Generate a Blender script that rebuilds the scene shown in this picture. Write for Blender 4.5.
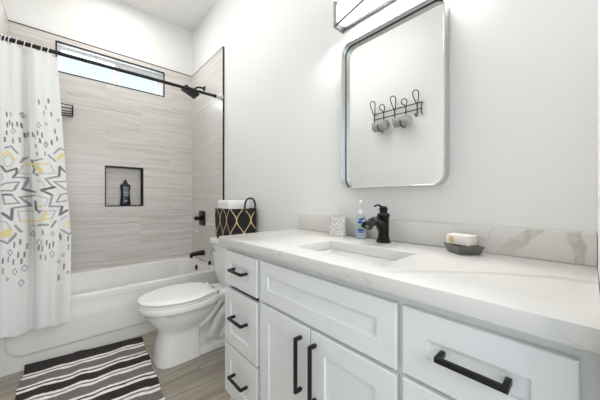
import bpy, bmesh, math, random
import numpy as np
from mathutils import Vector, Matrix

random.seed(4)
PI = math.pi
for o in list(bpy.data.objects):
    bpy.data.objects.remove(o)
SC = bpy.context.scene
COL = SC.collection

# ------------------------------------------------------------------ camera
EYE = 1.105
cam_d = bpy.data.cameras.new('camera')
cam_d.sensor_width = 36.0
cam_d.lens = 260.6 / 600.0 * 36.0
cam_d.shift_y = -1.0 / 600.0
cam_d.clip_start = 0.01
cam = bpy.data.objects.new('camera', cam_d)
COL.objects.link(cam)
cam.location = (0, 0, EYE)
cam.rotation_euler = (PI / 2, 0, -math.radians(41.9))
SC.camera = cam

# ------------------------------------------------------------------ world, lights, exposure
W = bpy.data.worlds.new('world')
SC.world = W
W.use_nodes = True
_bg = W.node_tree.nodes['Background']
_bg.inputs[0].default_value = (0.79, 0.905, 1.0, 1)
_bg.inputs[1].default_value = 0.74

def area(name, loc, rot, sx, sy, power, color):
    l = bpy.data.lights.new(name, 'AREA')
    l.shape = 'RECTANGLE'
    l.size, l.size_y = sx, sy
    l.energy = power
    l.color = color
    o = bpy.data.objects.new(name, l)
    o.location = loc
    o.rotation_euler = rot
    COL.objects.link(o)
    return o
# vanity light and window daylight, plus added fills for shower, ceiling and doorway
WARM, NEUT = (1.0, 0.965, 0.915), (1.0, 0.995, 0.99)
area('fill_downlight_glow', (0.40, 2.78, 3.15), (0, 0, 0), 0.35, 0.35, 3.8, WARM)  # added fill for the tub end, source out of view
area('vanity_light_glow', (1.085, 0.65, 2.015), (0, math.radians(3), 0), 0.10, 0.52, 4.0, NEUT)
area('ceiling_upfill', (0.97, 0.65, 2.22), (0, math.radians(180), 0), 0.16, 0.52, 0.9, WARM)  # added upward fill, set off the vanity fixture to brighten the ceiling
area('doorway_fill', (0.05, -1.35, 1.75), (math.radians(84), 0, 0), 1.1, 1.1, 15.5, NEUT)  # added fill from behind the camera, no lamp known there
area('window_daylight', (0.387, 3.44, 2.42), (math.radians(-90), 0, 0), 0.86, 0.24, 4.0, (0.86, 0.93, 1.0))

SC.view_settings.view_transform = 'Standard'
SC.view_settings.look = 'None'
SC.view_settings.gamma = 1.0
SC.view_settings.use_curve_mapping = False
SC.view_settings.exposure = 0.73

# ------------------------------------------------------------------ helpers
def s2l(c):
    return tuple(((v / 255.0) / 12.92 if v / 255.0 <= 0.04045 else ((v / 255.0 + 0.055) / 1.055) ** 2.4) for v in c)

class NT:
    def __init__(self, name):
        self.m = bpy.data.materials.new(name)
        self.m.use_nodes = True
        self.t = self.m.node_tree
        self.b = self.t.nodes['Principled BSDF']
    def n(self, typ, **kw):
        nd = self.t.nodes.new(typ)
        for k, v in kw.items():
            setattr(nd, k, v)
        return nd
    def l(self, a, b):
        self.t.links.new(a, b)
    def val(self, sock, v):
        if hasattr(v, 'is_output') or isinstance(v, bpy.types.NodeSocket):
            self.l(v, sock)
        else:
            sock.default_value = v
    def math(self, op, a, b=0.0, c=None, clamp=False):
        nd = self.n('ShaderNodeMath', operation=op, use_clamp=clamp)
        self.val(nd.inputs[0], a); self.val(nd.inputs[1], b)
        if c is not None: self.val(nd.inputs[2], c)
        return nd.outputs[0]
    def obj(self):
        return self.n('ShaderNodeTexCoord').outputs['Object']
    def sep(self, v):
        nd = self.n('ShaderNodeSeparateXYZ'); self.l(v, nd.inputs[0]); return nd.outputs
    def comb(self, x, y, z):
        nd = self.n('ShaderNodeCombineXYZ')
        for i, q in enumerate((x, y, z)): self.val(nd.inputs[i], q)
        return nd.outputs[0]
    def scale(self, v, s):
        nd = self.n('ShaderNodeMapping'); self.l(v, nd.inputs[0]); nd.inputs['Scale'].default_value = s
        return nd.outputs[0]
    def noise(self, vec, sc, detail=3.0, rough=0.5, dist=0.0):
        nd = self.n('ShaderNodeTexNoise')
        if vec is not None: self.l(vec, nd.inputs['Vector'])
        nd.inputs['Scale'].default_value = sc; nd.inputs['Detail'].default_value = detail
        nd.inputs['Roughness'].default_value = rough; nd.inputs['Distortion'].default_value = dist
        return nd.outputs['Fac']
    def ramp(self, f, a, b, lo=0.0, hi=1.0):
        nd = self.n('ShaderNodeMapRange', interpolation_type='SMOOTHSTEP')
        self.val(nd.inputs[0], f)
        for i, q in enumerate((a, b, lo, hi)): nd.inputs[1 + i].default_value = q
        return nd.outputs[0]
    def mix(self, f, a, b):
        nd = self.n('ShaderNodeMix', data_type='RGBA')
        self.val(nd.inputs[0], f)
        for i, q in ((6, a), (7, b)):
            if isinstance(q, bpy.types.NodeSocket): self.l(q, nd.inputs[i])
            else: nd.inputs[i].default_value = (*q[:3], 1)
        return nd.outputs[2]
    def color(self, c):
        self.val(self.b.inputs['Base Color'], c if isinstance(c, bpy.types.NodeSocket) else (*c, 1))
    def bump(self, h, strength=0.1, dist=0.002):
        nd = self.n('ShaderNodeBump'); nd.inputs['Strength'].default_value = strength
        nd.inputs['Distance'].default_value = dist
        self.l(h, nd.inputs['Height']); self.l(nd.outputs[0], self.b.inputs['Normal'])

def simple(name, rgb, rough=0.5, metal=0.0, var=0.03, sc=14.0, bump=0.0, spec=0.5, coat=0.0):
    """srgb colour with a little noise in colour and roughness"""
    t = NT(name)
    c = s2l(rgb)
    f = t.noise(t.obj(), sc, 4.0)
    t.color(t.mix(f, tuple(max(0, v * (1 - var)) for v in c), tuple(min(1, v * (1 + var)) for v in c)))
    t.val(t.b.inputs['Roughness'], t.ramp(f, 0.2, 0.8, max(0.02, rough - 0.03), min(1, rough + 0.03)))
    t.b.inputs['Metallic'].default_value = metal
    t.b.inputs['Specular IOR Level'].default_value = spec
    t.b.inputs['Coat Weight'].default_value = coat
    if bump: t.bump(t.noise(t.obj(), sc * 12, 3.0), bump)
    return t.m

def finish(name, bm, mat, parent=None, smooth=40, thing=None):
    bmesh.ops.recalc_face_normals(bm, faces=bm.faces[:])
    me = bpy.data.meshes.new(name)
    bm.to_mesh(me); bm.free()
    if mat is not None:
        for m in (mat if isinstance(mat, (list, tuple)) else [mat]): me.materials.append(m)
    if smooth:
        me.polygons.foreach_set('use_smooth', [True] * len(me.polygons))
        me.set_sharp_from_angle(angle=math.radians(smooth))
    me.update()
    o = bpy.data.objects.new(name, me)
    COL.objects.link(o)
    if parent is not None: adopt(o, parent)
    return o

def origin_of(o):
    v = Vector(o.location)
    p = o.parent
    return v if p is None else v   # parts are built in world coordinates, their own location stays zero

def adopt(o, parent):
    o.parent = parent
    root = parent
    while root.parent is not None: root = root.parent
    if parent is root:
        o.matrix_parent_inverse = Matrix.Translation(-Vector(root.location))

def thing(name, loc, label, cat, group=None):
    o = bpy.data.objects.new(name, None)
    o.empty_display_size = 0.05
    o.location = loc
    COL.objects.link(o)
    return tag(o, label, cat, group)

def tag(o, label, cat, group=None):
    o['label'] = label; o['category'] = cat
    if group: o['group'] = group
    return o

def structure(o, label=None):
    o['kind'] = 'structure'
    if label: o['label'] = label
    return o

def copy_tree(o, off, parent=None):
    c = o.copy(); COL.objects.link(c)
    if parent is None: c.location = Vector(o.location) + Vector(off)
    else: c.parent = parent
    for ch in list(o.children): copy_tree(ch, off, c)
    return c

def box(bm, x0, x1, y0, y1, z0, z1, bev=0.0, seg=2):
    vs = [bm.verts.new(p) for p in ((x0,y0,z0),(x1,y0,z0),(x1,y1,z0),(x0,y1,z0),(x0,y0,z1),(x1,y0,z1),(x1,y1,z1),(x0,y1,z1))]
    fs = [bm.faces.new([vs[i] for i in q]) for q in ((3,2,1,0),(4,5,6,7),(0,1,5,4),(1,2,6,5),(2,3,7,6),(3,0,4,7))]
    if bev:
        es = list({e for f in fs for e in f.edges})
        bmesh.ops.bevel(bm, geom=es, offset=bev, segments=seg, profile=0.5, affect='EDGES')
    return fs

def obox(bm, org, ax, ay, sx, sy, z0, z1, bev=0.0):
    """box along horizontal unit axes ax, ay from corner org"""
    ax, ay = Vector((*ax, 0)), Vector((*ay, 0)); o = Vector((*org, 0))
    P = [o, o + ax * sx, o + ax * sx + ay * sy, o + ay * sy]
    vs = [bm.verts.new((p.x, p.y, z)) for z in (z0, z1) for p in P]
    fs = [bm.faces.new([vs[i] for i in q]) for q in ((3,2,1,0),(4,5,6,7),(0,1,5,4),(1,2,6,5),(2,3,7,6),(3,0,4,7))]
    if bev:
        bmesh.ops.bevel(bm, geom=list({e for f in fs for e in f.edges}), offset=bev, segments=3, profile=0.5, affect='EDGES')

def holed(bm, axis, u0, u1, v0, v1, w0, w1, holes, bev=0.0):
    """plate with rectangular holes: axis 'y' -> (u,v)=(x,z), depth w along y; 'x' -> (u,v)=(y,z); 'z' -> (u,v)=(x,y)"""
    def P(u, v, w):
        return (u, w, v) if axis == 'y' else (w, u, v) if axis == 'x' else (u, v, w)
    us = sorted({u0, u1, *[h[0] for h in holes], *[h[1] for h in holes]})
    vs = sorted({v0, v1, *[h[2] for h in holes], *[h[3] for h in holes]})
    g = {}
    def V(i, j):
        if (i, j) not in g: g[i, j] = bm.verts.new(P(us[i], vs[j], w0))
        return g[i, j]
    fs = []
    for i in range(len(us) - 1):
        for j in range(len(vs) - 1):
            cu, cv = (us[i] + us[i+1]) / 2, (vs[j] + vs[j+1]) / 2
            if any(h[0] < cu < h[1] and h[2] < cv < h[3] for h in holes): continue
            fs.append(bm.faces.new((V(i,j), V(i+1,j), V(i+1,j+1), V(i,j+1))))
    r = bmesh.ops.extrude_face_region(bm, geom=fs)
    nv = [e for e in r['geom'] if isinstance(e, bmesh.types.BMVert)]
    d = Vector(P(0, 0, w1)) - Vector(P(0, 0, w0))
    bmesh.ops.translate(bm, verts=nv, vec=d)
    bmesh.ops.recalc_face_normals(bm, faces=bm.faces[:])
    if bev:
        es = [e for e in bm.edges if len(e.link_faces) == 2 and e.calc_face_angle(0) > 1.0]
        bmesh.ops.bevel(bm, geom=es, offset=bev, segments=2, profile=0.5, affect='EDGES')

def loft(bm, rings, cap0=True, cap1=True, closed=True):
    R = [[bm.verts.new(p) for p in r] for r in rings]
    n = len(R[0])
    for a, b in zip(R, R[1:]):
        for i in range(n if closed else n - 1):
            bm.faces.new((a[i], a[(i+1) % n], b[(i+1) % n], b[i]))
    if cap0: bm.faces.new(R[0][::-1])
    if cap1: bm.faces.new(R[-1])

def lathe(bm, prof, c, axis=(0,0,1), n=28, cap=True):
    """prof: (radius, height) pairs along axis from point c"""
    q = Vector((0,0,1)).rotation_difference(Vector(axis)).to_matrix()
    c = Vector(c)
    loft(bm, [[c + q @ Vector((r*math.cos(2*PI*i/n), r*math.sin(2*PI*i/n), h)) for i in range(n)] for r, h in prof], cap, cap)

def tube(bm, pts, rad, n=10, closed=False, cap=True):
    """round tube through pts (Catmull-Rom not applied); rad is a number or a list"""
    P = [Vector(p) for p in pts]; m = len(P)
    T = []
    for i in range(m):
        a = P[(i-1) % m] if (closed or i > 0) else P[i]
        b = P[(i+1) % m] if (closed or i < m-1) else P[i]
        T.append((b - a).normalized())
    u = T[0].orthogonal().normalized()
    rings = []
    for i in range(m):
        if i: u = T[i-1].rotation_difference(T[i]) @ u
        w = T[i].cross(u)
        r = rad[i] if isinstance(rad, (list, tuple)) else rad
        rings.append([P[i] + (u*math.cos(2*PI*k/n) + w*math.sin(2*PI*k/n)) * r for k in range(n)])
    if closed:
        # rotate the last frame back on the first
        R = [[bm.verts.new(p) for p in r] for r in rings]
        best = min(range(n), key=lambda s: (R[-1][s].co - R[0][0].co).length)
        for i in range(m):
            a = R[i]; b = R[(i+1) % m]; s = 0
            if i == m-1:
                a = a[best:] + a[:best]
            for k in range(n):
                bm.faces.new((a[k], a[(k+1) % n], b[(k+1) % n], b[k]))
    else:
        loft(bm, rings, cap, cap)

def spline(pts, k=8):
    P = [Vector(p) for p in pts]; out = []
    for i in range(len(P) - 1):
        p0 = P[max(i-1, 0)]; p1 = P[i]; p2 = P[i+1]; p3 = P[min(i+2, len(P)-1)]
        for j in range(k):
            t = j / k
            out.append(0.5 * ((2*p1) + (p2-p0)*t + (2*p0-5*p1+4*p2-p3)*t*t + (3*p1-p0-3*p2+p3)*t**3))
    out.append(P[-1]); return out

def rrect(x0, x1, y0, y1, r, z, k=6, plane='xy'):
    pts = []
    for cx, cy, a0 in ((x1-r, y1-r, 0), (x0+r, y1-r, PI/2), (x0+r, y0+r, PI), (x1-r, y0+r, 1.5*PI)):
        for i in range(k + 1):
            a = a0 + PI/2*i/k
            p = (cx + r*math.cos(a), cy + r*math.sin(a))
            pts.append((p[0], p[1], z) if plane == 'xy' else (z, p[0], p[1]))
    return pts

NB = lambda: bmesh.new()

# ------------------------------------------------------------------ materials
M = {}
M['paint'] = simple('wall_paint', (237, 237, 235), 0.6, var=0.01, sc=3, bump=0.04)
M['ceiling_paint'] = simple('ceiling_paint', (249, 248, 246), 0.8, var=0.01, sc=3)
M['cabinet'] = simple('cabinet_white_lacquer', (234, 235, 234), 0.38, var=0.008)
M['dark_inside'] = simple('dark_cabinet_inside', (60, 58, 55), 0.8)
M['black'] = simple('matt_black_metal', (24, 23, 23), 0.42, metal=0.3, var=0.12)
M['bronze'] = simple('oil_rubbed_bronze', (33, 30, 28), 0.36, metal=0.6, var=0.15)
M['trim_black'] = simple('dark_tile_edge_metal', (48, 44, 41), 0.45, metal=0.5)
M['porcelain'] = simple('white_porcelain', (238, 238, 236), 0.12, var=0.006, coat=0.3)
M['acrylic'] = simple('white_tub_acrylic', (233, 232, 229), 0.22, var=0.006)
M['plastic_white'] = simple('white_plastic', (240, 240, 238), 0.3, var=0.006)
M['chrome'] = simple('chrome', (205, 205, 205), 0.12, metal=1.0, var=0.02)
M['nickel'] = simple('brushed_silver', (206, 206, 205), 0.24, metal=1.0, var=0.01, sc=4)
M['lamp_metal'] = simple('brushed_grey_metal', (108, 108, 108), 0.4, metal=1.0, var=0.02, sc=4)
M['gasket'] = simple('dark_mirror_gasket', (52, 52, 52), 0.6)
M['flange_grey'] = simple('pale_grey_plastic', (196, 197, 198), 0.4)
M['vinyl'] = simple('white_window_vinyl', (236, 238, 240), 0.4, var=0.005)
M['towel'] = simple('white_towel_terry', (240, 239, 236), 0.95, var=0.03, sc=120, bump=0.5)
M['grey_cloth'] = simple('grey_terry_cloth', (172, 171, 169), 0.95, var=0.10, sc=60, bump=0.6)
M['dish'] = simple('dark_grey_dish', (106, 103, 99), 0.5, var=0.06, sc=40)
M['soap_box'] = simple('cream_soap_box', (238, 232, 224), 0.5, var=0.02)
M['gold'] = simple('pale_gold_seal', (205, 186, 120), 0.4, metal=0.2)
M['navy'] = simple('dark_navy_plastic', (26, 28, 44), 0.3, var=0.05)
M['label_pale'] = simple('pale_label_print', (150, 165, 182), 0.5)
M['blue_print'] = simple('blue_label_print', (28, 74, 168), 0.45)
M['green_print'] = simple('green_label_print', (170, 205, 150), 0.5)
M['rubber'] = simple('black_rubber', (22, 22, 22), 0.6)

t = NT('mirror_glass'); t.color((0.93, 0.94, 0.93)); t.b.inputs['Metallic'].default_value = 1.0
t.val(t.b.inputs['Roughness'], t.ramp(t.noise(t.obj(), 3), 0, 1, 0.0, 0.012)); M['mirror'] = t.m

# tile: horizontally grained porcelain
def tile_mat(axis):
    t = NT('grained_tile_' + axis)
    o = t.sep(t.obj())
    u = o[0] if axis == 'x' else o[1]
    z = o[2]
    course = t.math('FLOOR', t.math('DIVIDE', z, 0.305))
    shift = t.math('MULTIPLY', course, 0.305)
    slab = t.math('FLOOR', t.math('DIVIDE', t.math('ADD', u, shift), 0.61))
    wob = t.noise(t.comb(t.math('MULTIPLY', u, 2.2), slab, t.math('MULTIPLY', z, 5.0)), 1.0, 3.0)
    zz = t.math('ADD', z, t.math('MULTIPLY', wob, 0.07))
    seed = t.math('ADD', t.math('MULTIPLY', slab, 3.7), t.math('MULTIPLY', course, 9.1))
    g1 = t.noise(t.comb(t.math('MULTIPLY', u, 1.3), seed, t.math('MULTIPLY', zz, 38.0)), 1.0, 5.0, 0.6)
    g2 = t.noise(t.comb(t.math('MULTIPLY', u, 0.8), seed, t.math('MULTIPLY', zz, 120.0)), 1.0, 3.0, 0.6)
    g = t.math('ADD', t.math('MULTIPLY', g1, 0.72), t.math('MULTIPLY', g2, 0.28))
    c = t.mix(t.ramp(g, 0.36, 0.66), *((s2l((203, 197, 192)), s2l((222, 218, 214))) if axis == 'x' else (s2l((211, 206, 201)), s2l((221, 217, 213)))))
    # thin joints
    fz = t.math('ABSOLUTE', t.math('SUBTRACT', t.math('FRACT', t.math('DIVIDE', z, 0.305)), 0.5))
    fu = t.math('ABSOLUTE', t.math('SUBTRACT', t.math('FRACT', t.math('DIVIDE', t.math('ADD', u, shift), 0.61)), 0.5))
    j = t.math('MAXIMUM', t.ramp(fz, 0.4935, 0.4965), t.ramp(fu, 0.4968, 0.4983))
    c = t.mix(t.math('MULTIPLY', j, 0.12), c, s2l((168, 160, 152)))
    t.color(c)
    t.val(t.b.inputs['Roughness'], t.ramp(g, 0.3, 0.7, 0.26, 0.32) if axis == 'x' else t.ramp(g, 0.3, 0.7, 0.22, 0.28))
    t.b.inputs['Specular IOR Level'].default_value = 0.5
    t.bump(t.math('SUBTRACT', g, t.math('MULTIPLY', j, 0.8)), 0.05)
    return t.m
M['tile_x'] = tile_mat('x'); M['tile_y'] = tile_mat('y')

# floor: grey-brown vinyl planks running along x
t = NT('grey_oak_planks')
o = t.sep(t.obj())
row = t.math('FLOOR', t.math('DIVIDE', o[1], 0.182))
xs = t.math('ADD', o[0], t.math('MULTIPLY', row, 0.47))
pl = t.math('FLOOR', t.math('DIVIDE', xs, 1.22))
seed = t.math('ADD', t.math('MULTIPLY', row, 5.3), t.math('MULTIPLY', pl, 11.9))
tone = t.noise(t.comb(seed, t.math('MULTIPLY', seed, 0.37), 0.5), 1.7, 1.0)
wob = t.noise(t.comb(t.math('MULTIPLY', o[0], 2.5), t.math('MULTIPLY', o[1], 6.0), seed), 1.0, 3.0)
gr = t.noise(t.comb(t.math('MULTIPLY', o[0], 2.2), t.math('MULTIPLY', t.math('ADD', o[1], t.math('MULTIPLY', wob, 0.05)), 48.0), seed), 1.0, 6.0, 0.65)
c = t.mix(t.ramp(gr, 0.3, 0.72), s2l((136, 127, 115)), s2l((190, 180, 164)))
c = t.mix(t.ramp(tone, 0.35, 0.65, 0.0, 0.35), c, s2l((130, 123, 114)))
fy = t.math('ABSOLUTE', t.math('SUBTRACT', t.math('FRACT', t.math('DIVIDE', o[1], 0.182)), 0.5))
fx = t.math('ABSOLUTE', t.math('SUBTRACT', t.math('FRACT', t.math('DIVIDE', xs, 1.22)), 0.5))
j = t.math('MAXIMUM', t.ramp(fy, 0.490, 0.496), t.ramp(fx, 0.4984, 0.4994))
t.color(t.mix(t.math('MULTIPLY', j, 0.6), c, s2l((88, 82, 75))))
t.val(t.b.inputs['Roughness'], t.ramp(gr, 0.3, 0.7, 0.38, 0.5)); t.bump(gr, 0.08)
M['floor'] = t.m

# quartz with soft greige veins
t = NT('veined_white_quartz')
o3 = t.obj(); o = t.sep(o3)
base = t.mix(t.noise(o3, 2.5, 4.0), s2l((216, 213, 208)), s2l((226, 224, 220)))
n1 = t.noise(o3, 2.1, 6.0, 0.55, 0.8)
thin = t.ramp(t.math('ABSOLUTE', t.math('SUBTRACT', n1, 0.5)), 0.0, 0.012, 1.0, 0.0)
gate = t.ramp(t.noise(o3, 3.3, 2.0), 0.54, 0.62)
edge = t.ramp(o[0], 0.612, 0.625, 1.0, 0.45)
veins = t.math('MULTIPLY', t.math('MULTIPLY', thin, gate), edge)
n2 = t.noise(t.scale(o3, (1, 1, 1.6)), 6.5, 4.0, 0.5, 1.2)
thin2 = t.ramp(t.math('ABSOLUTE', t.math('SUBTRACT', n2, 0.52)), 0.0, 0.012, 0.8, 0.0)
gate2 = t.math('MULTIPLY', t.ramp(t.noise(o3, 4.7, 2.0), 0.50, 0.58), t.ramp(o[0], 0.606, 0.612, 1.0, 0.0))
veins = t.math('MAXIMUM', veins, t.math('MULTIPLY', thin2, gate2))
wig = t.math('MULTIPLY', t.math('SUBTRACT', t.noise(o3, 9.0, 4.0), 0.5), 0.045)
# one long soft vein crossing the top towards the near wall
yy = o[1]
curve = t.math('SUBTRACT', t.math('SUBTRACT', 0.93, t.math('MULTIPLY', yy, 0.2)), t.math('MULTIPLY', t.math('MULTIPLY', yy, yy), 1.55))
dl = t.math('ABSOLUTE', t.math('ADD', t.math('SUBTRACT', o[0], curve), wig))
long = t.math('MULTIPLY', t.ramp(t.math('ABSOLUTE', t.math('SUBTRACT', dl, t.math('MULTIPLY', t.noise(o3, 6.0, 2.0), 0.012))), 0.001, 0.016, 0.62, 0.0), t.ramp(yy, 0.30, 0.42, 1.0, 0.0))
# two broad greige drifts on the backsplash end
bs = t.math('GREATER_THAN', o[2], 0.9085)
tt = t.math('ADD', t.math('SUBTRACT', yy, t.math('MULTIPLY', t.math('SUBTRACT', 1.0, o[2]), 0.95)), t.math('MULTIPLY', wig, 1.6))
d1 = t.math('ABSOLUTE', t.math('SUBTRACT', tt, 0.118))
drift1 = t.math('MULTIPLY', t.ramp(d1, 0.018, 0.032, 1.0, 0.0), t.ramp(o[2], 0.912, 0.985, 0.35, 0.95))
tt2 = t.math('ADD', yy, t.math('MULTIPLY', wig, 1.5))
d2 = t.math('ABSOLUTE', t.math('SUBTRACT', tt2, 0.028))
drift2 = t.math('MULTIPLY', t.ramp(d2, 0.010, 0.018, 1.0, 0.0), 0.9)
drift = t.math('MULTIPLY', t.math('MULTIPLY', t.math('MAXIMUM', drift1, drift2), bs), t.ramp(t.noise(o3, 26.0, 3.0), 0.36, 0.60, 0.45, 1.0))
c = t.mix(t.math('MULTIPLY', veins, 0.55), base, s2l((150, 140, 122)))
c = t.mix(long, c, s2l((196, 190, 180)))
c = t.mix(t.math('MULTIPLY', drift, 0.75), c, s2l((184, 176, 160)))
t.color(c); t.b.inputs['Roughness'].default_value = 0.2; t.b.inputs['Specular IOR Level'].default_value = 0.35
M['quartz'] = t.m

# glass pane: clear, slightly reflective
t = NT('window_glass')
tr = t.n('ShaderNodeBsdfTransparent'); tr.inputs[0].default_value = (0.96, 0.98, 0.99, 1)
gl = t.n('ShaderNodeBsdfGlossy'); gl.inputs['Roughness'].default_value = 0.02
fr = t.n('ShaderNodeFresnel'); fr.inputs[0].default_value = 1.12
mx = t.n('ShaderNodeMixShader'); t.l(fr.outputs[0], mx.inputs[0]); t.l(tr.outputs[0], mx.inputs[1]); t.l(gl.outputs[0], mx.inputs[2])
t.l(mx.outputs[0], t.t.nodes['Material Output'].inputs[0]); M['glass'] = t.m

# clear bottle plastic / pale blue soap
def clear(name, rgb, rough, ior, trans=1.0):
    t = NT(name); c = s2l(rgb)
    t.color(t.mix(t.noise(t.obj(), 20), c, tuple(v * 0.97 for v in c)))
    t.b.inputs['Roughness'].default_value = rough; t.b.inputs['IOR'].default_value = ior
    t.b.inputs['Transmission Weight'].default_value = trans; return t.m
M['clear_plastic'] = clear('clear_bottle_plastic', (240, 246, 250), 0.12, 1.3, 0.85)
M['blue_soap'] = clear('pale_blue_soap', (228, 240, 246), 0.3, 1.33, 0.1)

# lamp diffuser
t = NT('lit_diffuser'); e = t.noise(t.obj(), 6.0)
t.color((0.9, 0.9, 0.9)); t.b.inputs['Emission Color'].default_value = (1.0, 0.98, 0.95, 1)
t.val(t.b.inputs['Emission Strength'], t.ramp(e, 0, 1, 1.5, 1.6)); M['diffuser'] = t.m
t = NT('fill_lamp_glow'); e = t.noise(t.obj(), 6.0)  # glow of the added drum lamp
t.color((0.9, 0.9, 0.9)); t.b.inputs['Emission Color'].default_value = (1.0, 0.99, 0.975, 1)
t.val(t.b.inputs['Emission Strength'], t.ramp(e, 0, 1, 3.5, 3.7)); M['fill_glow'] = t.m

# speckled mosaic of the tumbler
t = NT('speckled_mosaic')
v = t.n('ShaderNodeTexVoronoi'); t.l(t.obj(), v.inputs['Vector']); v.inputs['Scale'].default_value = 190.0
v2 = t.n('ShaderNodeTexVoronoi', feature='DISTANCE_TO_EDGE'); t.l(t.obj(), v2.inputs['Vector']); v2.inputs['Scale'].default_value = 190.0
sp = t.sep(v.outputs['Color'])
c = t.mix(t.ramp(sp[0], 0.15, 0.85), s2l((198, 195, 190)), s2l((240, 238, 235)))
c = t.mix(t.ramp(v2.outputs['Distance'], 0.02, 0.10, 0.4, 0.0), c, s2l((150, 146, 142)))
t.color(c); t.b.inputs['Roughness'].default_value = 0.3; M['mosaic'] = t.m

# striped rug
t = NT('striped_woven_rug')
t.l(t.n('ShaderNodeAttribute', attribute_name='stripe').outputs['Color'], t.b.inputs['Base Color'])
t.b.inputs['Roughness'].default_value = 0.95
w = t.n('ShaderNodeTexWave', bands_direction='X'); t.l(t.obj(), w.inputs['Vector']); w.inputs['Scale'].default_value = 90.0
w.inputs['Distortion'].default_value = 1.0; t.bump(w.outputs['Fac'], 0.3)
M['rug'] = t.m

# printed curtain cloth, lets a little light through
t = NT('printed_white_cloth')
a = t.n('ShaderNodeAttribute', attribute_name='print').outputs['Color']
weave = t.noise(t.scale(t.obj(), (1, 1, 3)), 260.0, 2.0)
t.l(a, t.b.inputs['Base Color']); t.b.inputs['Roughness'].default_value = 0.9; t.bump(weave, 0.12)
tl = t.n('ShaderNodeBsdfTranslucent'); t.l(a, tl.inputs[0])
mx = t.n('ShaderNodeMixShader'); mx.inputs[0].default_value = 0.12
t.l(t.b.outputs[0], mx.inputs[1]); t.l(tl.outputs[0], mx.inputs[2]); t.l(mx.outputs[0], t.t.nodes['Material Output'].inputs[0])
M['curtain'] = t.m

# basket cloth: black with a gold ogee lattice, h = running length round the basket
t = NT('black_cloth_gold_lattice')
uv = t.sep(t.n('ShaderNodeAttribute', attribute_name='wrap').outputs['Vector'])
def lattice(u, z, per, wave):
    s = t.math('MULTIPLY', t.math('ADD', t.math('MULTIPLY', z, 1.05), t.math('MULTIPLY', t.math('SINE', t.math('MULTIPLY', z, 2*PI/wave)), 0.012)), 0.5)
    a = t.math('FRACT', t.math('DIVIDE', t.math('ADD', u, s), per))
    b = t.math('FRACT', t.math('ADD', t.math('DIVIDE', t.math('SUBTRACT', u, s), per), 0.5))
    da = t.math('ABSOLUTE', t.math('SUBTRACT', a, 0.5)); db = t.math('ABSOLUTE', t.math('SUBTRACT', b, 0.5))
    return t.math('MINIMUM', da, db)
d = lattice(uv[0], t.math('ADD', uv[1], 0.02), 0.125, 0.119)
g = t.ramp(d, 0.030, 0.048, 1.0, 0.0)
n = t.noise(t.obj(), 300, 2)
t.color(t.mix(g, t.mix(n, s2l((22, 18, 22)), s2l((34, 28, 33))), t.mix(n, s2l((196, 170, 118)), s2l((222, 200, 150)))))
t.b.inputs['Roughness'].default_value = 0.85; t.bump(n, 0.2)
M['lattice'] = t.m

# ------------------------------------------------------------------ the room
XL, XW, XT = -0.366, 1.170, 1.158        # left tile face, right painted wall, right tile face
YB, YT, ZC, ZT = 3.290, 2.440, 3.180, 2.612   # back tile face, tile edge, ceiling, tile top
RIM = 0.405
b = NB(); box(b, XL - 0.12, XW + 0.1, -1.6, 3.45, -0.05, 0.0)
structure(finish('floor', b, M['floor'], smooth=0))
b = NB(); box(b, XL - 0.12, XW + 0.1, -0.115, 3.45, ZC, ZC + 0.05)
structure(finish('ceiling', b, M['ceiling_paint'], smooth=0))

WIN = (-0.063, 0.836, 2.292, 2.556)
NIC = (0.301, 0.624, 1.036, 1.438)
b = NB(); holed(b, 'y', XL - 0.12, XW + 0.1, 0.0, ZC, YB + 0.012, YB + 0.13, [WIN, NIC])
wall_back = structure(finish('wall_back', b, M['paint'], smooth=0))
b = NB(); holed(b, 'y', XL, XT + 0.012, RIM - 0.02, ZT, YB, YB + 0.0119, [WIN, NIC])
finish('tile_cladding', b, M['tile_x'], wall_back, smooth=0)
# niche lining
b = NB()
x0, x1, z0, z1 = NIC
box(b, x0 - 0.01, x1 + 0.01, YB + 0.088, YB + 0.10, z0 - 0.01, z1 + 0.01)
for q in ((x0 - 0.01, x0, z0 - 0.01, z1 + 0.01), (x1, x1 + 0.01, z0 - 0.01, z1 + 0.01)): box(b, q[0], q[1], YB + 0.013, YB + 0.088, q[2], q[3])
for q in ((z0 - 0.01, z0), (z1, z1 + 0.01)): box(b, x0, x1, YB + 0.013, YB + 0.088, q[0], q[1])
finish('niche_lining', b, M['tile_x'], wall_back, smooth=0)

b = NB(); box(b, XW, XW + 0.1, -0.115, YB + 0.012, 0, ZC)
wall_right = structure(finish('wall_right', b, M['paint'], smooth=0))
b = NB(); box(b, XT, XW, YT, YB, 0.0, ZT)
finish('tile_cladding', b, M['tile_y'], wall_right, smooth=0)
b = NB(); box(b, XL - 0.12, XL - 0.012, -0.115, YB + 0.012, 0, ZC)
wall_left = structure(finish('wall_left', b, M['paint'], smooth=0))
b = NB(); box(b, XL - 0.012, XL, YT, YB, 0.0, ZT)
finish('tile_cladding', b, M['tile_y'], wall_left, smooth=0)
b = NB(); holed(b, 'y', XL - 0.12, XW + 0.1, 0.0, ZC, -0.125, -0.0145, [(-0.34, 0.56, -0.1, 2.06)])
structure(finish('wall_front', b, M['paint'], smooth=0))

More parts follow.
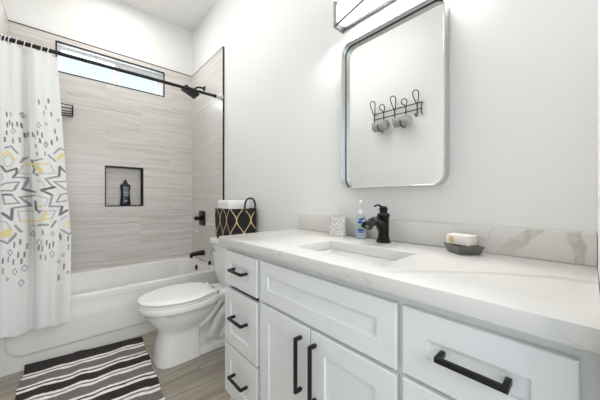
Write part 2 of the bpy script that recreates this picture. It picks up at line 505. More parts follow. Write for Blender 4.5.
def trim(n, boxes, label):
    b = NB()
    for q in boxes: box(b, *q)
    structure(finish('trim_%d' % n, b, M['trim_black'], smooth=0), label)
e = 0.009
trim(1, [(XT - 0.002, XW + 0.0005, YT - 0.012, YT, 0.0, ZT + 0.004)], 'dark metal edge strip down the end of the shower tile')
trim(2, [(XL, XT, YB - 0.001, YB + 0.012, ZT, ZT + 0.010)], 'thin dark edge strip along the top of the back tile')
trim(3, [(XT - 0.001, XW, YT, YB, ZT, ZT + 0.009)], 'thin dark edge strip along the top of the right tile')
trim(4, [(XL - 0.012, XL + 0.001, YT, YB, ZT, ZT + 0.006)], 'thin dark edge strip along the top of the left tile')
def ring_trim(n, r, w, label):
    x0, x1, z0, z1 = r
    trim(n, [(x0 - w, x1 + w, YB - 0.003, YB + 0.02, z1, z1 + w), (x0 - w, x1 + w, YB - 0.003, YB + 0.02, z0 - w, z0),
             (x0 - w, x0, YB - 0.003, YB + 0.02, z0, z1), (x1, x1 + w, YB - 0.003, YB + 0.02, z0, z1)], label)
ring_trim(5, NIC, 0.009, 'dark metal edge frame round the tiled wall niche')
ring_trim(6, WIN, 0.011, 'dark metal edge frame round the high window')

# window: white sliding sash in the recess
wo = bpy.data.objects.new('window_1', None); wo.location = (0.387, YB + 0.09, 2.29); COL.objects.link(wo)
structure(wo, 'narrow high sliding window in the shower back wall')
x0, x1, z0, z1 = WIN
b = NB(); holed(b, 'y', x0, x1, z0, z1, YB + 0.070, YB + 0.125, [(x0 + 0.028, x1 - 0.028, z0 + 0.012, z1 - 0.030)], 0.003)
finish('window_frame', b, M['vinyl'], wo)
b = NB(); box(b, 0.385, 0.425, YB + 0.075, YB + 0.110, z0 + 0.012, z1 - 0.030, 0.003)
finish('meeting_rail', b, M['vinyl'], wo)
b = NB(); holed(b, 'y', 0.425, x1 - 0.028, z0 + 0.012, z1 - 0.030, YB + 0.082, YB + 0.10, [(0.428, x1 - 0.058, z0 + 0.020, z1 - 0.046)], 0.002)
finish('sash', b, M['vinyl'], wo)
for q in ((x0 + 0.028, 0.385), (0.425, x1 - 0.05)):
    b = NB(); box(b, q[0], q[1], YB + 0.088, YB + 0.092, z0 + 0.012, z1 - 0.034)
    finish('pane', b, M['glass'], wo, smooth=0)
b = NB(); box(b, 0.392, 0.418, YB + 0.060, YB + 0.075, 2.34, 2.385, 0.004)
finish('sash_lock', b, M['plastic_white'], wo)

# baseboards
b = NB(); box(b, XW - 0.014, XW, 1.33, YT - 0.014, 0.0, 0.10, 0.003)
structure(finish('baseboard_right', b, M['cabinet']))
b = NB(); box(b, XL - 0.012, XL + 0.002, 0.0, YT - 0.002, 0.0, 0.10, 0.003)
structure(finish('baseboard_left', b, M['cabinet']))

# ------------------------------------------------------------------ bathtub
tub = thing('bathtub', (0.39, 2.88, 0), 'white alcove bathtub with a plain recessed apron below the high window', 'bathtub')
TX0, TX1, TY0, TY1 = XL + 0.001, XT - 0.001, 2.482, YB - 0.001
b = NB()
def inner(z, x0, x1, y0, y1, r): return rrect(x0, x1, y0, y1, r, z, 8)
rings = [rrect(TX0, TX1, TY0 + 0.012, TY1, 0.006, 0.05, 8), rrect(TX0, TX1, TY0 + 0.012, TY1, 0.006, RIM - 0.04, 8),
         rrect(TX0, TX1, TY0, TY1, 0.008, RIM - 0.034, 8), rrect(TX0, TX1, TY0, TY1, 0.008, RIM - 0.012, 8), rrect(TX0, TX1, TY0 + 0.004, TY1, 0.010, RIM - 0.003, 8),
         rrect(TX0, TX1, TY0 + 0.012, TY1, 0.012, RIM, 8),
         inner(RIM, TX0 + 0.10, TX1 - 0.062, TY0 + 0.062, TY1 - 0.045, 0.10), inner(RIM - 0.004, TX0 + 0.106, TX1 - 0.068, TY0 + 0.070, TY1 - 0.051, 0.10),
         inner(RIM - 0.02, TX0 + 0.114, TX1 - 0.074, TY0 + 0.078, TY1 - 0.058, 0.10), inner(0.20, TX0 + 0.19, TX1 - 0.10, TY0 + 0.11, TY1 - 0.09, 0.11),
         inner(0.11, TX0 + 0.24, TX1 - 0.12, TY0 + 0.135, TY1 - 0.115, 0.11), inner(0.075, TX0 + 0.29, TX1 - 0.16, TY0 + 0.18, TY1 - 0.16, 0.10)]
loft(b, rings)
finish('basin', b, M['acrylic'], tub, smooth=50)
# apron: recessed panel with rounded corners inside a proud border
b = NB()
nx, nz = 220, 70
def apron_y(x, z):
    # distance inside a rounded rectangle that is open at the top
    px0, px1, pz0, r = TX0 + 0.075, TX1 - 0.075, 0.085, 0.09
    dx = max(px0 + r - x, x - (px1 - r), 0); dz = max(pz0 + r - z, 0)
    d = r - math.hypot(dx, dz)
    k = min(1, max(0, (d + 0.002) / 0.014)); k = k*k*(3-2*k)
    plane = 2.443 + 0.031 * z / 0.371
    top = min(1, max(0, (z - 0.25) / 0.10)); top = top*top*(3-2*top)
    return plane - 0.009 * k * (1 - top)
g = [[b.verts.new((TX0 + (TX1-TX0)*i/nx, apron_y(TX0 + (TX1-TX0)*i/nx, (RIM-0.034)*j/nz), (RIM-0.034)*j/nz)) for j in range(nz+1)] for i in range(nx+1)]
for i in range(nx):
    for j in range(nz):
        b.faces.new((g[i][j], g[i+1][j], g[i+1][j+1], g[i][j+1]))
rim_e = [e for e in b.edges if len(e.link_faces) == 1]
r = bmesh.ops.extrude_edge_only(b, edges=rim_e)
for v in r['geom']:
    if isinstance(v, bmesh.types.BMVert): v.co.y = 2.493
finish('apron', b, M['acrylic'], tub, smooth=60)
b = NB(); lathe(b, [(0.0, 0.012), (0.024, 0.010), (0.030, 0.004), (0.030, 0.0)][::-1], (TX1 - 0.082, 2.915, 0.348), (-1, 0, 0.12), 24)
finish('overflow_cover', b, M['black'], tub)
b = NB(); lathe(b, [(0.034, 0), (0.034, 0.003), (0.028, 0.006), (0.0, 0.006)], (0.86, 2.9, 0.0755), (0, 0, 1), 24)
finish('drain', b, M['black'], tub)

# ------------------------------------------------------------------ shower fittings
VY = 2.92
sp = thing('tub_spout', (XT, VY, 0.49), 'black tub spout on the tiled wall above the bathtub end', 'spout')
b = NB()
rings = []
for s, w, h, dz in ((0.0, 0.034, 0.030, 0.004), (0.012, 0.034, 0.030, 0.004), (0.06, 0.030, 0.026, 0.003), (0.115, 0.026, 0.022, 0.0), (0.135, 0.026, 0.023, -0.003), (0.150, 0.024, 0.020, -0.006)):
    rings.append([(XT - s, VY + w*math.cos(a)*0.9, 0.496 + dz + h*math.sin(a)) for a in [2*PI*i/24 for i in range(24)]])
loft(b, rings); finish('spout_body', b, M['black'], sp)
b = NB(); lathe(b, [(0.017, 0), (0.017, 0.02), (0.012, 0.022)], (XT - 0.137, VY, 0.482), (0, 0, -1), 16); finish('nozzle', b, M['black'], sp)

vv = thing('shower_valve', (XT, 2.955, 0.888), 'black square shower valve plate with knob on the right tiled wall', 'valve')
b = NB(); box(b, XT - 0.012, XT, 2.955 - 0.085, 2.955 + 0.085, 0.888 - 0.082, 0.888 + 0.082, 0.005); finish('plate', b, M['bronze'], vv)
b = NB(); lathe(b, [(0.028, 0), (0.028, 0.02), (0.020, 0.024), (0.020, 0.045), (0.024, 0.048), (0.024, 0.070), (0.018, 0.074)], (XT - 0.012, 2.955, 0.888), (-1, 0, 0), 24); finish('knob', b, M['bronze'], vv)
b = NB(); box(b, XT - 0.083, XT - 0.068, 2.955 - 0.012, 2.955 + 0.065, 0.880, 0.896, 0.004); finish('lever', b, M['bronze'], vv)

sh = thing('rain_shower', (XT, 2.9, 2.345), 'black square shower head on a curved arm below the tile top', 'shower head')
b = NB(); lathe(b, [(0.030, 0), (0.030, 0.006), (0.016, 0.012), (0.012, 0.020)], (XT, 2.9, 2.345), (-1, 0, 0), 24); finish('flange', b, M['black'], sh)
b = NB(); tube(b, spline([(XT - 0.006, 2.9, 2.345), (1.12, 2.9, 2.347), (1.085, 2.9, 2.340), (1.055, 2.9, 2.318), (1.035, 2.9, 2.300)], 6), 0.0105, 12); finish('arm', b, M['black'], sh)
HC = Vector((0.998, 2.9, 2.258)); ta = math.radians(24)
def hp(a, c, h): return HC + Vector((a*math.cos(ta) + h*math.sin(ta), c, -a*math.sin(ta) + h*math.cos(ta)))
b = NB()
for w, h0, h1 in ((0.080, 0.0, 0.016),):
    P = [(-w,-w),(w,-w),(w,w),(-w,w)]
    vs = [b.verts.new(hp(p[0], p[1], h)) for h in (h0, h1) for p in P]
    for q in ((3,2,1,0),(4,5,6,7),(0,1,5,4),(1,2,6,5),(2,3,7,6),(3,0,4,7)): b.faces.new([vs[i] for i in q])
    bmesh.ops.bevel(b, geom=b.edges[:], offset=0.004, segments=2, profile=0.5, affect='EDGES')
finish('head_plate', b, M['black'], sh)
b = NB()
lathe(b, [(0.030, 0), (0.024, 0.014), (0.015, 0.022), (0.018, 0.034), (0.012, 0.048)], hp(0, 0, 0.014), hp(0,0,1)-hp(0,0,0), 20); finish('swivel', b, M['black'], sh)
b = NB()
for i in range(7):
    for j in range(7):
        lathe(b, [(0.0030, 0), (0.0022, 0.003)], hp(-0.06 + 0.02*i, -0.06 + 0.02*j, 0.001), hp(0,0,-1)-hp(0,0,0), 6)
finish('nozzles', b, M['rubber'], sh)

# bath stopper hanging on its chain
st = thing('bath_stopper', (XT, 2.725, 0.56), 'black bath stopper on a fine chain from a chrome ring on the tile', 'stopper')
b = NB(); lathe(b, [(0.007, 0), (0.007, 0.012), (0.010, 0.015), (0.006, 0.020)], (XT, 2.725, 0.575), (-1, 0, 0), 12); finish('hook', b, M['chrome'], st)
b = NB(); tube(b, [(XT - 0.013, 2.725 + 0.021*math.cos(a), 0.556 + 0.021*math.sin(a)) for a in [2*PI*i/24 for i in range(24)]], 0.003, 8, closed=True); finish('ring', b, M['chrome'], st)
b = NB(); tube(b, [(XT - 0.013, 2.725, 0.536), (XT - 0.014, 2.722, 0.49), (XT - 0.018, 2.716, 0.436)], 0.0016, 6); finish('chain', b, M['chrome'], st)
b = NB(); lathe(b, [(0.014, 0), (0.017, 0.008), (0.013, 0.012), (0.012, 0.034), (0.006, 0.040)], (XT - 0.019, 2.716, RIM), (0, 0, 1), 18); finish('plug', b, M['rubber'], st)

# wire shelf in the back left corner
ws = thing('wire_shelf', (-0.15, 3.25, 1.89), 'dark wire shower shelf on the back wall beside the curtain', 'shelf')
sx0, sx1, sy0, sy1 = XL + 0.003, 0.045, 3.195, YB - 0.004
for z in (1.968, 1.938, 1.908):
    b = NB(); tube(b, [(sx0, sy1, z), (sx0, sy0, z), (sx1, sy0, z), (sx1, sy1, z)], 0.0045, 8); finish('rail', b, M['bronze'], ws)
b = NB(); box(b, sx0, sx1, sy0, sy0 + 0.008, 1.886, 1.894); box(b, sx0, sx1, sy1 - 0.008, sy1, 1.886, 1.894)
for i in range(18):
    x = sx0 + 0.004 + (sx1 - sx0 - 0.008) * i / 17; tube(b, [(x, sy0, 1.890), (x, sy1, 1.890)], 0.003, 6)
finish('wire_base', b, M['bronze'], ws)
for x in (sx0, sx1):
    for y in (sy0, sy1 - 0.002):
        b = NB(); tube(b, [(x, y, 1.886), (x, y, 1.971)], 0.005, 8); finish('upright', b, M['bronze'], ws)

# ------------------------------------------------------------------ shampoo bottle in the niche
sb = thing('shampoo_bottle', (0.474, 3.338, 1.036), 'dark navy shampoo bottle with pointed cap standing in the wall niche', 'bottle')
b = NB()
def oval(cx, cy, z, rx, ry, n=28, e=0.8): return [(cx + rx*math.copysign(abs(math.cos(a))**e, math.cos(a)), cy + ry*math.copysign(abs(math.sin(a))**e, math.sin(a)), z) for a in [2*PI*i/n for i in range(n)]]
loft(b, [oval(0.474, 3.338, 1.036 + h, w, w*0.55) for h, w in ((0, .041), (.006, .046), (.03, .047), (.09, .041), (.15, .040), (.19, .045), (.215, .047), (.224, .044), (.228, .03))])
finish('bottle_body', b, M['navy'], sb)
b = NB(); lathe(b, [(0.024, 0), (0.024, 0.012), (0.017, 0.022), (0.012, 0.036), (0.008, 0.045), (0.003, 0.05)], (0.474, 3.338, 1.264), (0,0,1), 20); finish('cap', b, M['navy'], sb)
for z, w, h in ((1.225, .026, .010), (1.211, .026, .006), (1.190, .025, .010), (1.172, .022, .012), (1.156, .025, .009), (1.141, .018, .010), (1.085, .012, .014)):
    o0 = 0.004 if z == 1.156 else 0
    b = NB()
    box(b, 0.474 - w + o0, 0.474 + w + o0, 3.3105, 3.314, z - h/2, z + h/2)
    finish('label_print', b, M['label_pale'], sb)

# ------------------------------------------------------------------ shower rod, rings, curtain
RY, RZ = 2.452, 2.112
rod = thing('shower_curtain_rod', (0.39, RY, RZ), 'black shower curtain rod spanning the alcove in front of the window', 'curtain rod')
b = NB(); tube(b, [(XL + 0.02, RY, RZ), (1.085, RY, RZ)], 0.0135, 16); finish('rod_bar', b, M['black'], rod)
b = NB(); tube(b, [(1.07, RY, RZ), (1.078, RY, RZ), (1.079, RY, RZ), (1.092, RY, RZ)], [0.014, 0.014, 0.017, 0.017], 16); finish('collar', b, M['black'], rod)
b = NB(); lathe(b, [(0.028, 0), (0.028, 0.008), (0.016, 0.020), (0.013, 0.07)], (XT, RY, RZ), (-1,0,0), 24); finish('end_flange', b, M['flange_grey'], rod)
b = NB(); lathe(b, [(0.028, 0), (0.028, 0.008), (0.016, 0.020)], (XL, RY, RZ), (1,0,0), 24); finish('end_flange', b, M['black'], rod)

def ring_at(i, x):
    b = NB(); rx = 0.0180
    pts = [(x + 0.004*math.sin(a), RY + rx*math.cos(a), RZ - 0.0045 + 0.0225*math.sin(a)) for a in [2*PI*k/22 for k in range(22)]]
    tube(b, pts, 0.0024, 6, closed=True)
    return finish('curtain_ring', b, M['plastic_white'])
rg = ring_at(0, -0.330)
xs = [-0.330, -0.300, -0.284, -0.268, -0.236, -0.200, -0.168, -0.122, -0.090]
ord_ = ['first', 'second', 'third', 'fourth', 'fifth', 'sixth', 'seventh', 'eighth', 'ninth']
for i, x in enumerate(xs):
    o = rg if i == 0 else rg.copy()
    if i: COL.objects.link(o); o.location = (x + 0.330, 0, 0)
    n = len(xs) - 1 - i
    lab = 'white curtain ring on the black rod, %s' % ('the one nearest the window' if n == 0 else ord_[n] + ' from the window end')
    tag(o, lab, 'curtain ring', 'curtain rings on the shower rod')

# printed shower curtain: cloth coordinates are (s across, height), strokes in metres of cloth
STROKES = [
    ('g', 0.0070, [(0.225,1.42),(0.298,1.435),(0.382,1.394)]),
    ('y', 0.0090, [(0.195,1.371),(0.246,1.4),(0.289,1.386),(0.335,1.353)]),
    ('l', 0.0040, [(0.201,1.352),(0.221,1.306),(0.285,1.305),(0.331,1.349),(0.252,1.377),(0.197,1.352)]),
    ('g', 0.0070, [(0.411,1.337),(0.444,1.369),(0.478,1.38)]),
    ('k', 0.0090, [(0.179,1.305),(0.227,1.272),(0.365,1.297),(0.366,1.27),(0.315,1.239)]),
    ('g', 0.0070, [(0.315,1.239),(0.481,1.244),(0.423,1.166)]),
    ('g', 0.0060, [(0.176,1.191),(0.232,1.203),(0.389,1.213),(0.343,1.163)]),
    ('l', 0.0040, [(0.177,1.221),(0.194,1.237),(0.178,1.259)]),
    ('k', 0.0070, [(0.527,1.36),(0.554,1.3),(0.541,1.274),(0.593,1.261)]),
    ('g', 0.0070, [(0.55,1.353),(0.671,1.369)]),
    ('y', 0.0080, [(0.464,1.33),(0.758,1.339)]),
    ('y', 0.0160, [(0.578,1.313),(0.625,1.302),(0.651,1.277)]),
    ('l', 0.0050, [(0.433,1.321),(0.393,1.268),(0.834,1.275),(0.79,1.332)]),
    ('g', 0.0070, [(0.764,1.397),(0.853,1.361)]),
    ('g', 0.0070, [(0.842,1.411),(0.926,1.455),(0.978,1.447)]),
    ('y', 0.0140, [(0.889,1.377),(0.955,1.414)]),
    ('k', 0.0090, [(0.908,1.327),(0.891,1.263)]),
    ('k', 0.0070, [(0.908,1.326),(0.981,1.291)]),
    ('g', 0.0080, [(0.891,1.259),(0.698,1.237),(0.814,1.182)]),
    ('k', 0.0090, [(0.814,1.181),(0.644,1.168)]),
    ('g', 0.0060, [(0.981,1.227),(0.819,1.22),(0.973,1.171)]),
    ('l', 0.0050, [(0.587,1.228),(0.664,1.213),(0.677,1.187)]),
    ('g', 0.0060, [(0.175,1.155),(0.313,1.156),(0.359,1.193)]),
    ('k', 0.0090, [(0.189,1.132),(0.296,1.131)]),
    ('g', 0.0060, [(0.189,1.13),(0.21,1.074),(0.387,1.08),(0.296,1.131)]),
    ('k', 0.0090, [(0.433,1.168),(0.547,1.151)]),
    ('g', 0.0080, [(0.545,1.129),(0.397,1.117),(0.497,1.062),(0.291,1.047)]),
    ('k', 0.0110, [(0.299,1.038),(0.288,0.978),(0.185,1.018)]),
    ('l', 0.0050, [(0.527,1.027),(0.367,1.029),(0.394,0.965)]),
    ('y', 0.0070, [(0.394,0.963),(0.569,0.962),(0.757,0.978)]),
    ('y', 0.0140, [(0.629,0.98),(0.676,1.016)]),
    ('l', 0.0050, [(0.643,1.025),(0.817,1.028),(0.756,0.973)]),
    ('k', 0.0100, [(0.77,1.134),(0.633,1.162),(0.822,1.185)]),
    ('g', 0.0080, [(0.787,1.13),(0.733,1.056),(0.893,1.055)]),
    ('k', 0.0100, [(0.901,1.05),(0.866,0.999),(0.958,1.026)]),
    ('g', 0.0060, [(0.979,1.145),(0.897,1.135),(0.834,1.083),(0.964,1.093)]),
    ('l', 0.0050, [(0.586,1.124),(0.722,1.107),(0.681,1.061),(0.58,1.062)]),
    ('y', 0.0080, [(0.563,1.057),(0.613,1.057)]),
    ('k', 0.0080, [(0.549,1.089),(0.552,1.035),(0.592,1.021)]),
    ('g', 0.0060, [(0.575,1.013),(0.618,1.03)]),
    ('y', 0.0140, [(0.181,0.896),(0.27,0.919),(0.254,0.885),(0.195,0.877)]),
    ('l', 0.0050, [(0.169,0.97),(0.228,0.962),(0.277,0.918)]),
    ('g', 0.0090, [(0.334,0.938),(0.397,0.899)]),
    ('g', 0.0090, [(0.336,0.889),(0.267,0.852)]),
    ('g', 0.0100, [(0.575,0.936),(0.691,0.935)]),
    ('g', 0.0090, [(0.806,0.956),(0.746,0.921)]),
    ('l', 0.0060, [(0.879,0.966),(0.955,0.988)]),
    ('y', 0.0110, [(0.966,0.945),(0.975,0.907)]),
    ('g', 0.0070, [(0.868,0.896),(0.961,0.858),(1.002,0.882)]),
    ('l', 0.0050, [(0.494,0.932),(0.566,0.928)]),
    ('g', 0.0080, [(0.166,0.853),(0.238,0.834),(0.333,0.875)]),
    ('k', 0.0050, [(0.247,1.643),(0.251,1.618)]),
    ('g', 0.0040, [(0.3,1.647),(0.304,1.622)]),
    ('g', 0.0040, [(0.44,1.658),(0.443,1.633)]),
    ('k', 0.0050, [(0.283,1.595),(0.286,1.571)]),
    ('k', 0.0050, [(0.32,1.582),(0.323,1.558)]),
    ('k', 0.0050, [(0.381,1.592),(0.384,1.567)]),
    ('k', 0.0060, [(0.427,1.59),(0.43,1.565)]),
    ('k', 0.0060, [(0.455,1.536),(0.458,1.511)]),
    ('g', 0.0040, [(0.327,1.49),(0.33,1.465)]),
    ('k', 0.0050, [(0.406,1.494),(0.409,1.469)]),
    ('k', 0.0050, [(0.252,1.578),(0.256,1.553)]),
    ('k', 0.0050, [(0.243,1.527),(0.247,1.503)]),
    ('k', 0.0050, [(0.658,1.755),(0.66,1.729)]),
    ('k', 0.0060, [(0.806,1.774),(0.807,1.748)]),
    ('g', 0.0040, [(0.73,1.688),(0.732,1.662)]),
    ('g', 0.0040, [(0.577,1.524),(0.58,1.498)]),
    ('k', 0.0050, [(0.615,1.55),(0.618,1.524)]),
    ('k', 0.0060, [(0.68,1.539),(0.682,1.513)]),
    ('k', 0.0060, [(0.643,1.501),(0.646,1.476)]),
    ('k', 0.0050, [(0.872,1.578),(0.874,1.552)]),
    ('k', 0.0050, [(0.892,1.529),(0.894,1.503)]),
    ('k', 0.0060, [(0.818,1.496),(0.82,1.47)]),
    ('k', 0.0050, [(0.55,1.538),(0.552,1.513)]),
    ('g', 0.0040, [(0.761,1.727),(0.763,1.701)]),
    ('k', 0.0050, [(0.834,1.688),(0.836,1.661)]),
    ('k', 0.0060, [(0.22,1.484),(0.223,1.459)]),
    ('k', 0.0050, [(0.494,1.543),(0.497,1.517)]),
    ('g', 0.0030, [(0.305,1.53),(0.333,1.55),(0.359,1.534),(0.331,1.514),(0.305,1.53)]),
    ('g', 0.0030, [(0.609,1.587),(0.641,1.608),(0.669,1.591),(0.637,1.57),(0.609,1.587)]),
    ('g', 0.0030, [(0.701,1.469),(0.733,1.489),(0.761,1.472),(0.729,1.451),(0.701,1.469)]),
    ('g', 0.0030, [(0.411,1.647),(0.44,1.667),(0.468,1.651),(0.438,1.63),(0.411,1.647)]),
    ('g', 0.0030, [(0.91,1.647),(0.928,1.658),(0.943,1.649),(0.925,1.638),(0.91,1.647)]),
    ('g', 0.0030, [(0.739,1.602),(0.755,1.613),(0.77,1.604),(0.753,1.593),(0.739,1.602)]),
    ('k', 0.0045, [(0.583,1.46),(0.586,1.441)]),
    ('k', 0.0045, [(0.651,1.492),(0.654,1.473)]),
    ('k', 0.0045, [(0.818,1.493),(0.821,1.473)]),
    ('k', 0.0045, [(0.322,1.475),(0.326,1.456)]),
    ('g', 0.0045, [(0.405,1.483),(0.409,1.464)]),
    ('k', 0.0045, [(0.595,1.412),(0.598,1.393)]),
    ('k', 0.0045, [(0.712,1.415),(0.715,1.395)]),
    ('g', 0.0030, [(0.705,1.461),(0.732,1.477),(0.759,1.463),(0.728,1.445),(0.705,1.461)]),
    ('k', 0.0055, [(0.32,0.835),(0.317,0.807)]),
    ('k', 0.0055, [(0.388,0.85),(0.386,0.822)]),
    ('g', 0.0055, [(0.452,0.817),(0.449,0.788)]),
    ('k', 0.0055, [(0.668,0.832),(0.665,0.803)]),
    ('k', 0.0055, [(0.709,0.81),(0.707,0.78)]),
    ('k', 0.0055, [(0.763,0.82),(0.761,0.79)]),
    ('g', 0.0055, [(0.608,0.798),(0.606,0.768)]),
    ('k', 0.0055, [(0.567,0.8),(0.564,0.771)]),
    ('k', 0.0055, [(0.947,0.846),(0.944,0.816)]),
    ('g', 0.0055, [(0.953,0.788),(0.95,0.757)]),
    ('k', 0.0055, [(0.858,0.858),(0.855,0.828)]),
    ('k', 0.0055, [(0.19,0.745),(0.187,0.717)]),
    ('g', 0.0055, [(0.19,0.683),(0.187,0.656)]),
    ('g', 0.0055, [(0.249,0.749),(0.246,0.721)]),
    ('k', 0.0055, [(0.311,0.731),(0.308,0.703)]),
    ('k', 0.0055, [(0.368,0.77),(0.365,0.741)]),
    ('k', 0.0055, [(0.431,0.766),(0.428,0.738)]),
    ('k', 0.0055, [(0.403,0.728),(0.4,0.7)]),
    ('g', 0.0055, [(0.59,0.741),(0.587,0.712)]),
    ('g', 0.0055, [(0.654,0.734),(0.651,0.704)]),
    ('k', 0.0055, [(0.9,0.66),(0.897,0.629)]),
    ('k', 0.0055, [(0.837,0.592),(0.834,0.562)]),
    ('g', 0.0030, [(0.241,0.776),(0.267,0.795),(0.294,0.774),(0.268,0.755),(0.241,0.776)]),
    ('g', 0.0030, [(0.302,0.658),(0.329,0.676),(0.356,0.654),(0.329,0.635),(0.302,0.658)]),
    ('g', 0.0030, [(0.402,0.669),(0.43,0.687),(0.458,0.665),(0.43,0.646),(0.402,0.669)]),
    ('g', 0.0030, [(0.716,0.742),(0.747,0.762),(0.778,0.739),(0.747,0.718),(0.716,0.742)]),
    ('g', 0.0030, [(0.374,0.581),(0.402,0.6),(0.43,0.577),(0.402,0.558),(0.374,0.581)]),
    ('g', 0.0030, [(0.543,0.823),(0.573,0.843),(0.602,0.82),(0.573,0.8),(0.543,0.823)]),
    ('g', 0.0030, [(0.818,0.688),(0.834,0.698),(0.85,0.686),(0.834,0.676),(0.818,0.688)]),
    ('g', 0.0030, [(0.226,0.617),(0.239,0.626),(0.252,0.615),(0.239,0.606),(0.226,0.617)]),
    ('g', 0.0030, [(0.932,0.601),(0.948,0.611),(0.965,0.599),(0.949,0.589),(0.932,0.601)]),
    ('g', 0.0030, [(0.869,0.723),(0.885,0.734),(0.901,0.722),(0.885,0.711),(0.869,0.723)]),
    ('g', 0.0030, [(0.473,0.875),(0.502,0.892),(0.529,0.873),(0.499,0.857),(0.473,0.875)]),
    ('g', 0.0030, [(0.726,0.875),(0.754,0.887),(0.778,0.874),(0.75,0.86),(0.726,0.875)]),
    ('k', 0.0050, [(0.616,0.899),(0.619,0.874)]),
    ('k', 0.0050, [(0.847,0.873),(0.845,0.845)]),
]

CT, CBOT = 2.088, 0.268
def edge_x(z): return np.interp(z, [.268, .86, 1.17, 1.64, 2.08], [.022, .025, .004, -.021, -.046])
NS, NZ = 190, 760
S_, Z_ = np.meshgrid(np.linspace(0, 1, NS), np.linspace(CBOT, CT, NZ), indexing='ij')
Wd = edge_x(Z_) - (XL + 0.006)
X_ = XL + 0.006 + S_ * Wd
hgt = (Z_ - CBOT) / (CT - CBOT)
# two wide folds with a deep narrow valley between them, small gathers near the rings
valley = np.exp(-((S_ - 0.490 - 0.015*np.sin(Z_*3)) / 0.030) ** 2)
lobes = np.cos((S_ - 0.24) * 2*PI / 0.5) * 0.5 + 0.5
Y_ = 2.428 - 0.045 * lobes * (1 - 0.45*hgt) + 0.085 * valley * np.clip(1.3 - hgt, 0.10, 1) * (0.38 + 0.62*np.clip((Z_ - 0.36) / 0.5, 0, 1)**2)
Y_ += 0.009 * np.sin(S_ * 2*PI * 4.5 + 0.7*np.sin(Z_*4)) * (1 - 0.55*hgt)
Y_ += 0.010 * np.sin(S_ * 2*PI * 4 + 1.0) * np.clip((hgt - 0.72) / 0.28, 0, 1)
Y_ += 0.014 * np.clip((S_ - 0.93) / 0.07, 0, 1) ** 2
Y_ += 0.024 * np.clip(hgt, 0, 1)
Y_ -= 0.038 * (1-hgt) ** 1.6
Y_ = np.minimum(Y_, np.where(Z_ < 0.42, 2.434, 9))
hem = 0.010 * np.sin(S_ * 2*PI * 1.6 + 0.4) * (1 - hgt) ** 8
sag = -0.012 * (0.5 - 0.5*np.cos(S_ * 2*PI * 8)) * hgt ** 30
Zc = Z_ + hem + sag
X_ += 0.010 * np.sin(S_ * 2*PI * 2) * (1 - 0.6*hgt) * np.clip(1 - abs(S_ - 0.5)*2, 0, 1)
# print colours
P_ = np.stack([S_ * Wd, Z_], -1)
colr = np.zeros((NS, NZ, 3)); colr[:] = s2l((244, 244, 243))
INK = {'g': s2l((160, 155, 158)), 'k': s2l((108, 103, 105)), 'y': s2l((242, 226, 150)), 'l': s2l((200, 199, 201))}
rngn = np.random.default_rng(3)
grain = 0.80 + 0.20 * rngn.random((NS, NZ))
for col, w, pts in STROKES:
    best = np.full((NS, NZ), 9.0)
    for (a, c) in zip(pts, pts[1:]):
        za, zc_ = a[1], c[1]
        pa = np.array([a[0] * float(edge_x(za) - XL), za]); pc = np.array([c[0] * float(edge_x(zc_) - XL), zc_])
        d = pc - pa; L = max(1e-9, float(d @ d))
        tpar = np.clip(((P_ - pa) @ d) / L, 0, 1)
        best = np.minimum(best, np.linalg.norm(P_ - (pa + tpar[..., None] * d), axis=-1))
    k = np.clip((w * 0.72 - best) / 0.0024 + 0.5, 0, 1) * grain
    colr = colr * (1 - k[..., None]) + np.array(INK[col]) * k[..., None]
verts = np.stack([X_, Y_, Zc], -1).reshape(-1, 3)
idx = np.arange(NS * NZ).reshape(NS, NZ)
quads = np.stack([idx[:-1, :-1], idx[1:, :-1], idx[1:, 1:], idx[:-1, 1:]], -1).reshape(-1, 4)
me = bpy.data.meshes.new('shower_curtain')
me.from_pydata(verts.tolist(), [], quads.tolist())
at = me.color_attributes.new('print', 'FLOAT_COLOR', 'POINT')
at.data.foreach_set('color', np.concatenate([colr.reshape(-1, 3), np.ones((NS*NZ, 1))], 1).astype(np.float32).ravel())
me.polygons.foreach_set('use_smooth', [True] * len(me.polygons))
me.materials.append(M['curtain'])
cu = bpy.data.objects.new('shower_curtain', me); COL.objects.link(cu)
tag(cu, 'white shower curtain with a grey and yellow zigzag print hanging outside the bathtub', 'shower curtain')

# ------------------------------------------------------------------ rug
U = Vector((0.986, -0.165, 0)).normalized()      # along the stripes
rug_w, rug_l = 0.655, 0.86
corner = Vector((-0.200, 2.432, 0)); corner2 = Vector((0.445, 2.372, 0))
bl = Vector((-0.236, 1.545, 0)); br = Vector((0.402, 1.485, 0))
seq = []
def S(c, w): seq.append((c, w))
DK, WH, GY = s2l((50, 46, 45)), s2l((244, 241, 236)), s2l((124, 116, 113))
cyc = [(DK, .078), (WH, .022), (GY, .013), (WH, .025), (GY, .082), (WH, .023), (DK, .016), (WH, .026)]
run = 0.0
while run < 1.0:
    for c, w in cyc: seq.append((c, w)); run += w
nu, nv = 40, 300
rm = bpy.data.meshes.new('striped_rug'); vt = []; cl = []
edges = np.cumsum([w for c, w in seq])
for i in range(nu + 1):
    for j in range(nv + 1):
        a, c = i / nu, j / nv
        top = corner.lerp(corner2, a); bot = bl.lerp(br, a)
        p = top.lerp(bot, c); d = c * 0.887
        wob = 0.007*math.sin(a*9 + c*2) + 0.005*math.sin(a*23 + 1.0 + c*9)
        p.x += 0.004*math.sin(c*21)
        lift = 0.030 * max(0, 1 - d / 0.055) ** 1.6 * (1 - 0.6*a)
        ripple = 0.006 * math.exp(-((a - 0.42 - 0.05*c) / 0.05) ** 2)
        vt.append((p.x, p.y, 0.007 + lift + ripple + 0.0012*math.sin(d*400)))
        cl.append((*seq[int(np.searchsorted(edges, min(max(d + wob*min(1, d/0.05), 0.0005), 0.99)))][0], 1))
nn = nv + 1
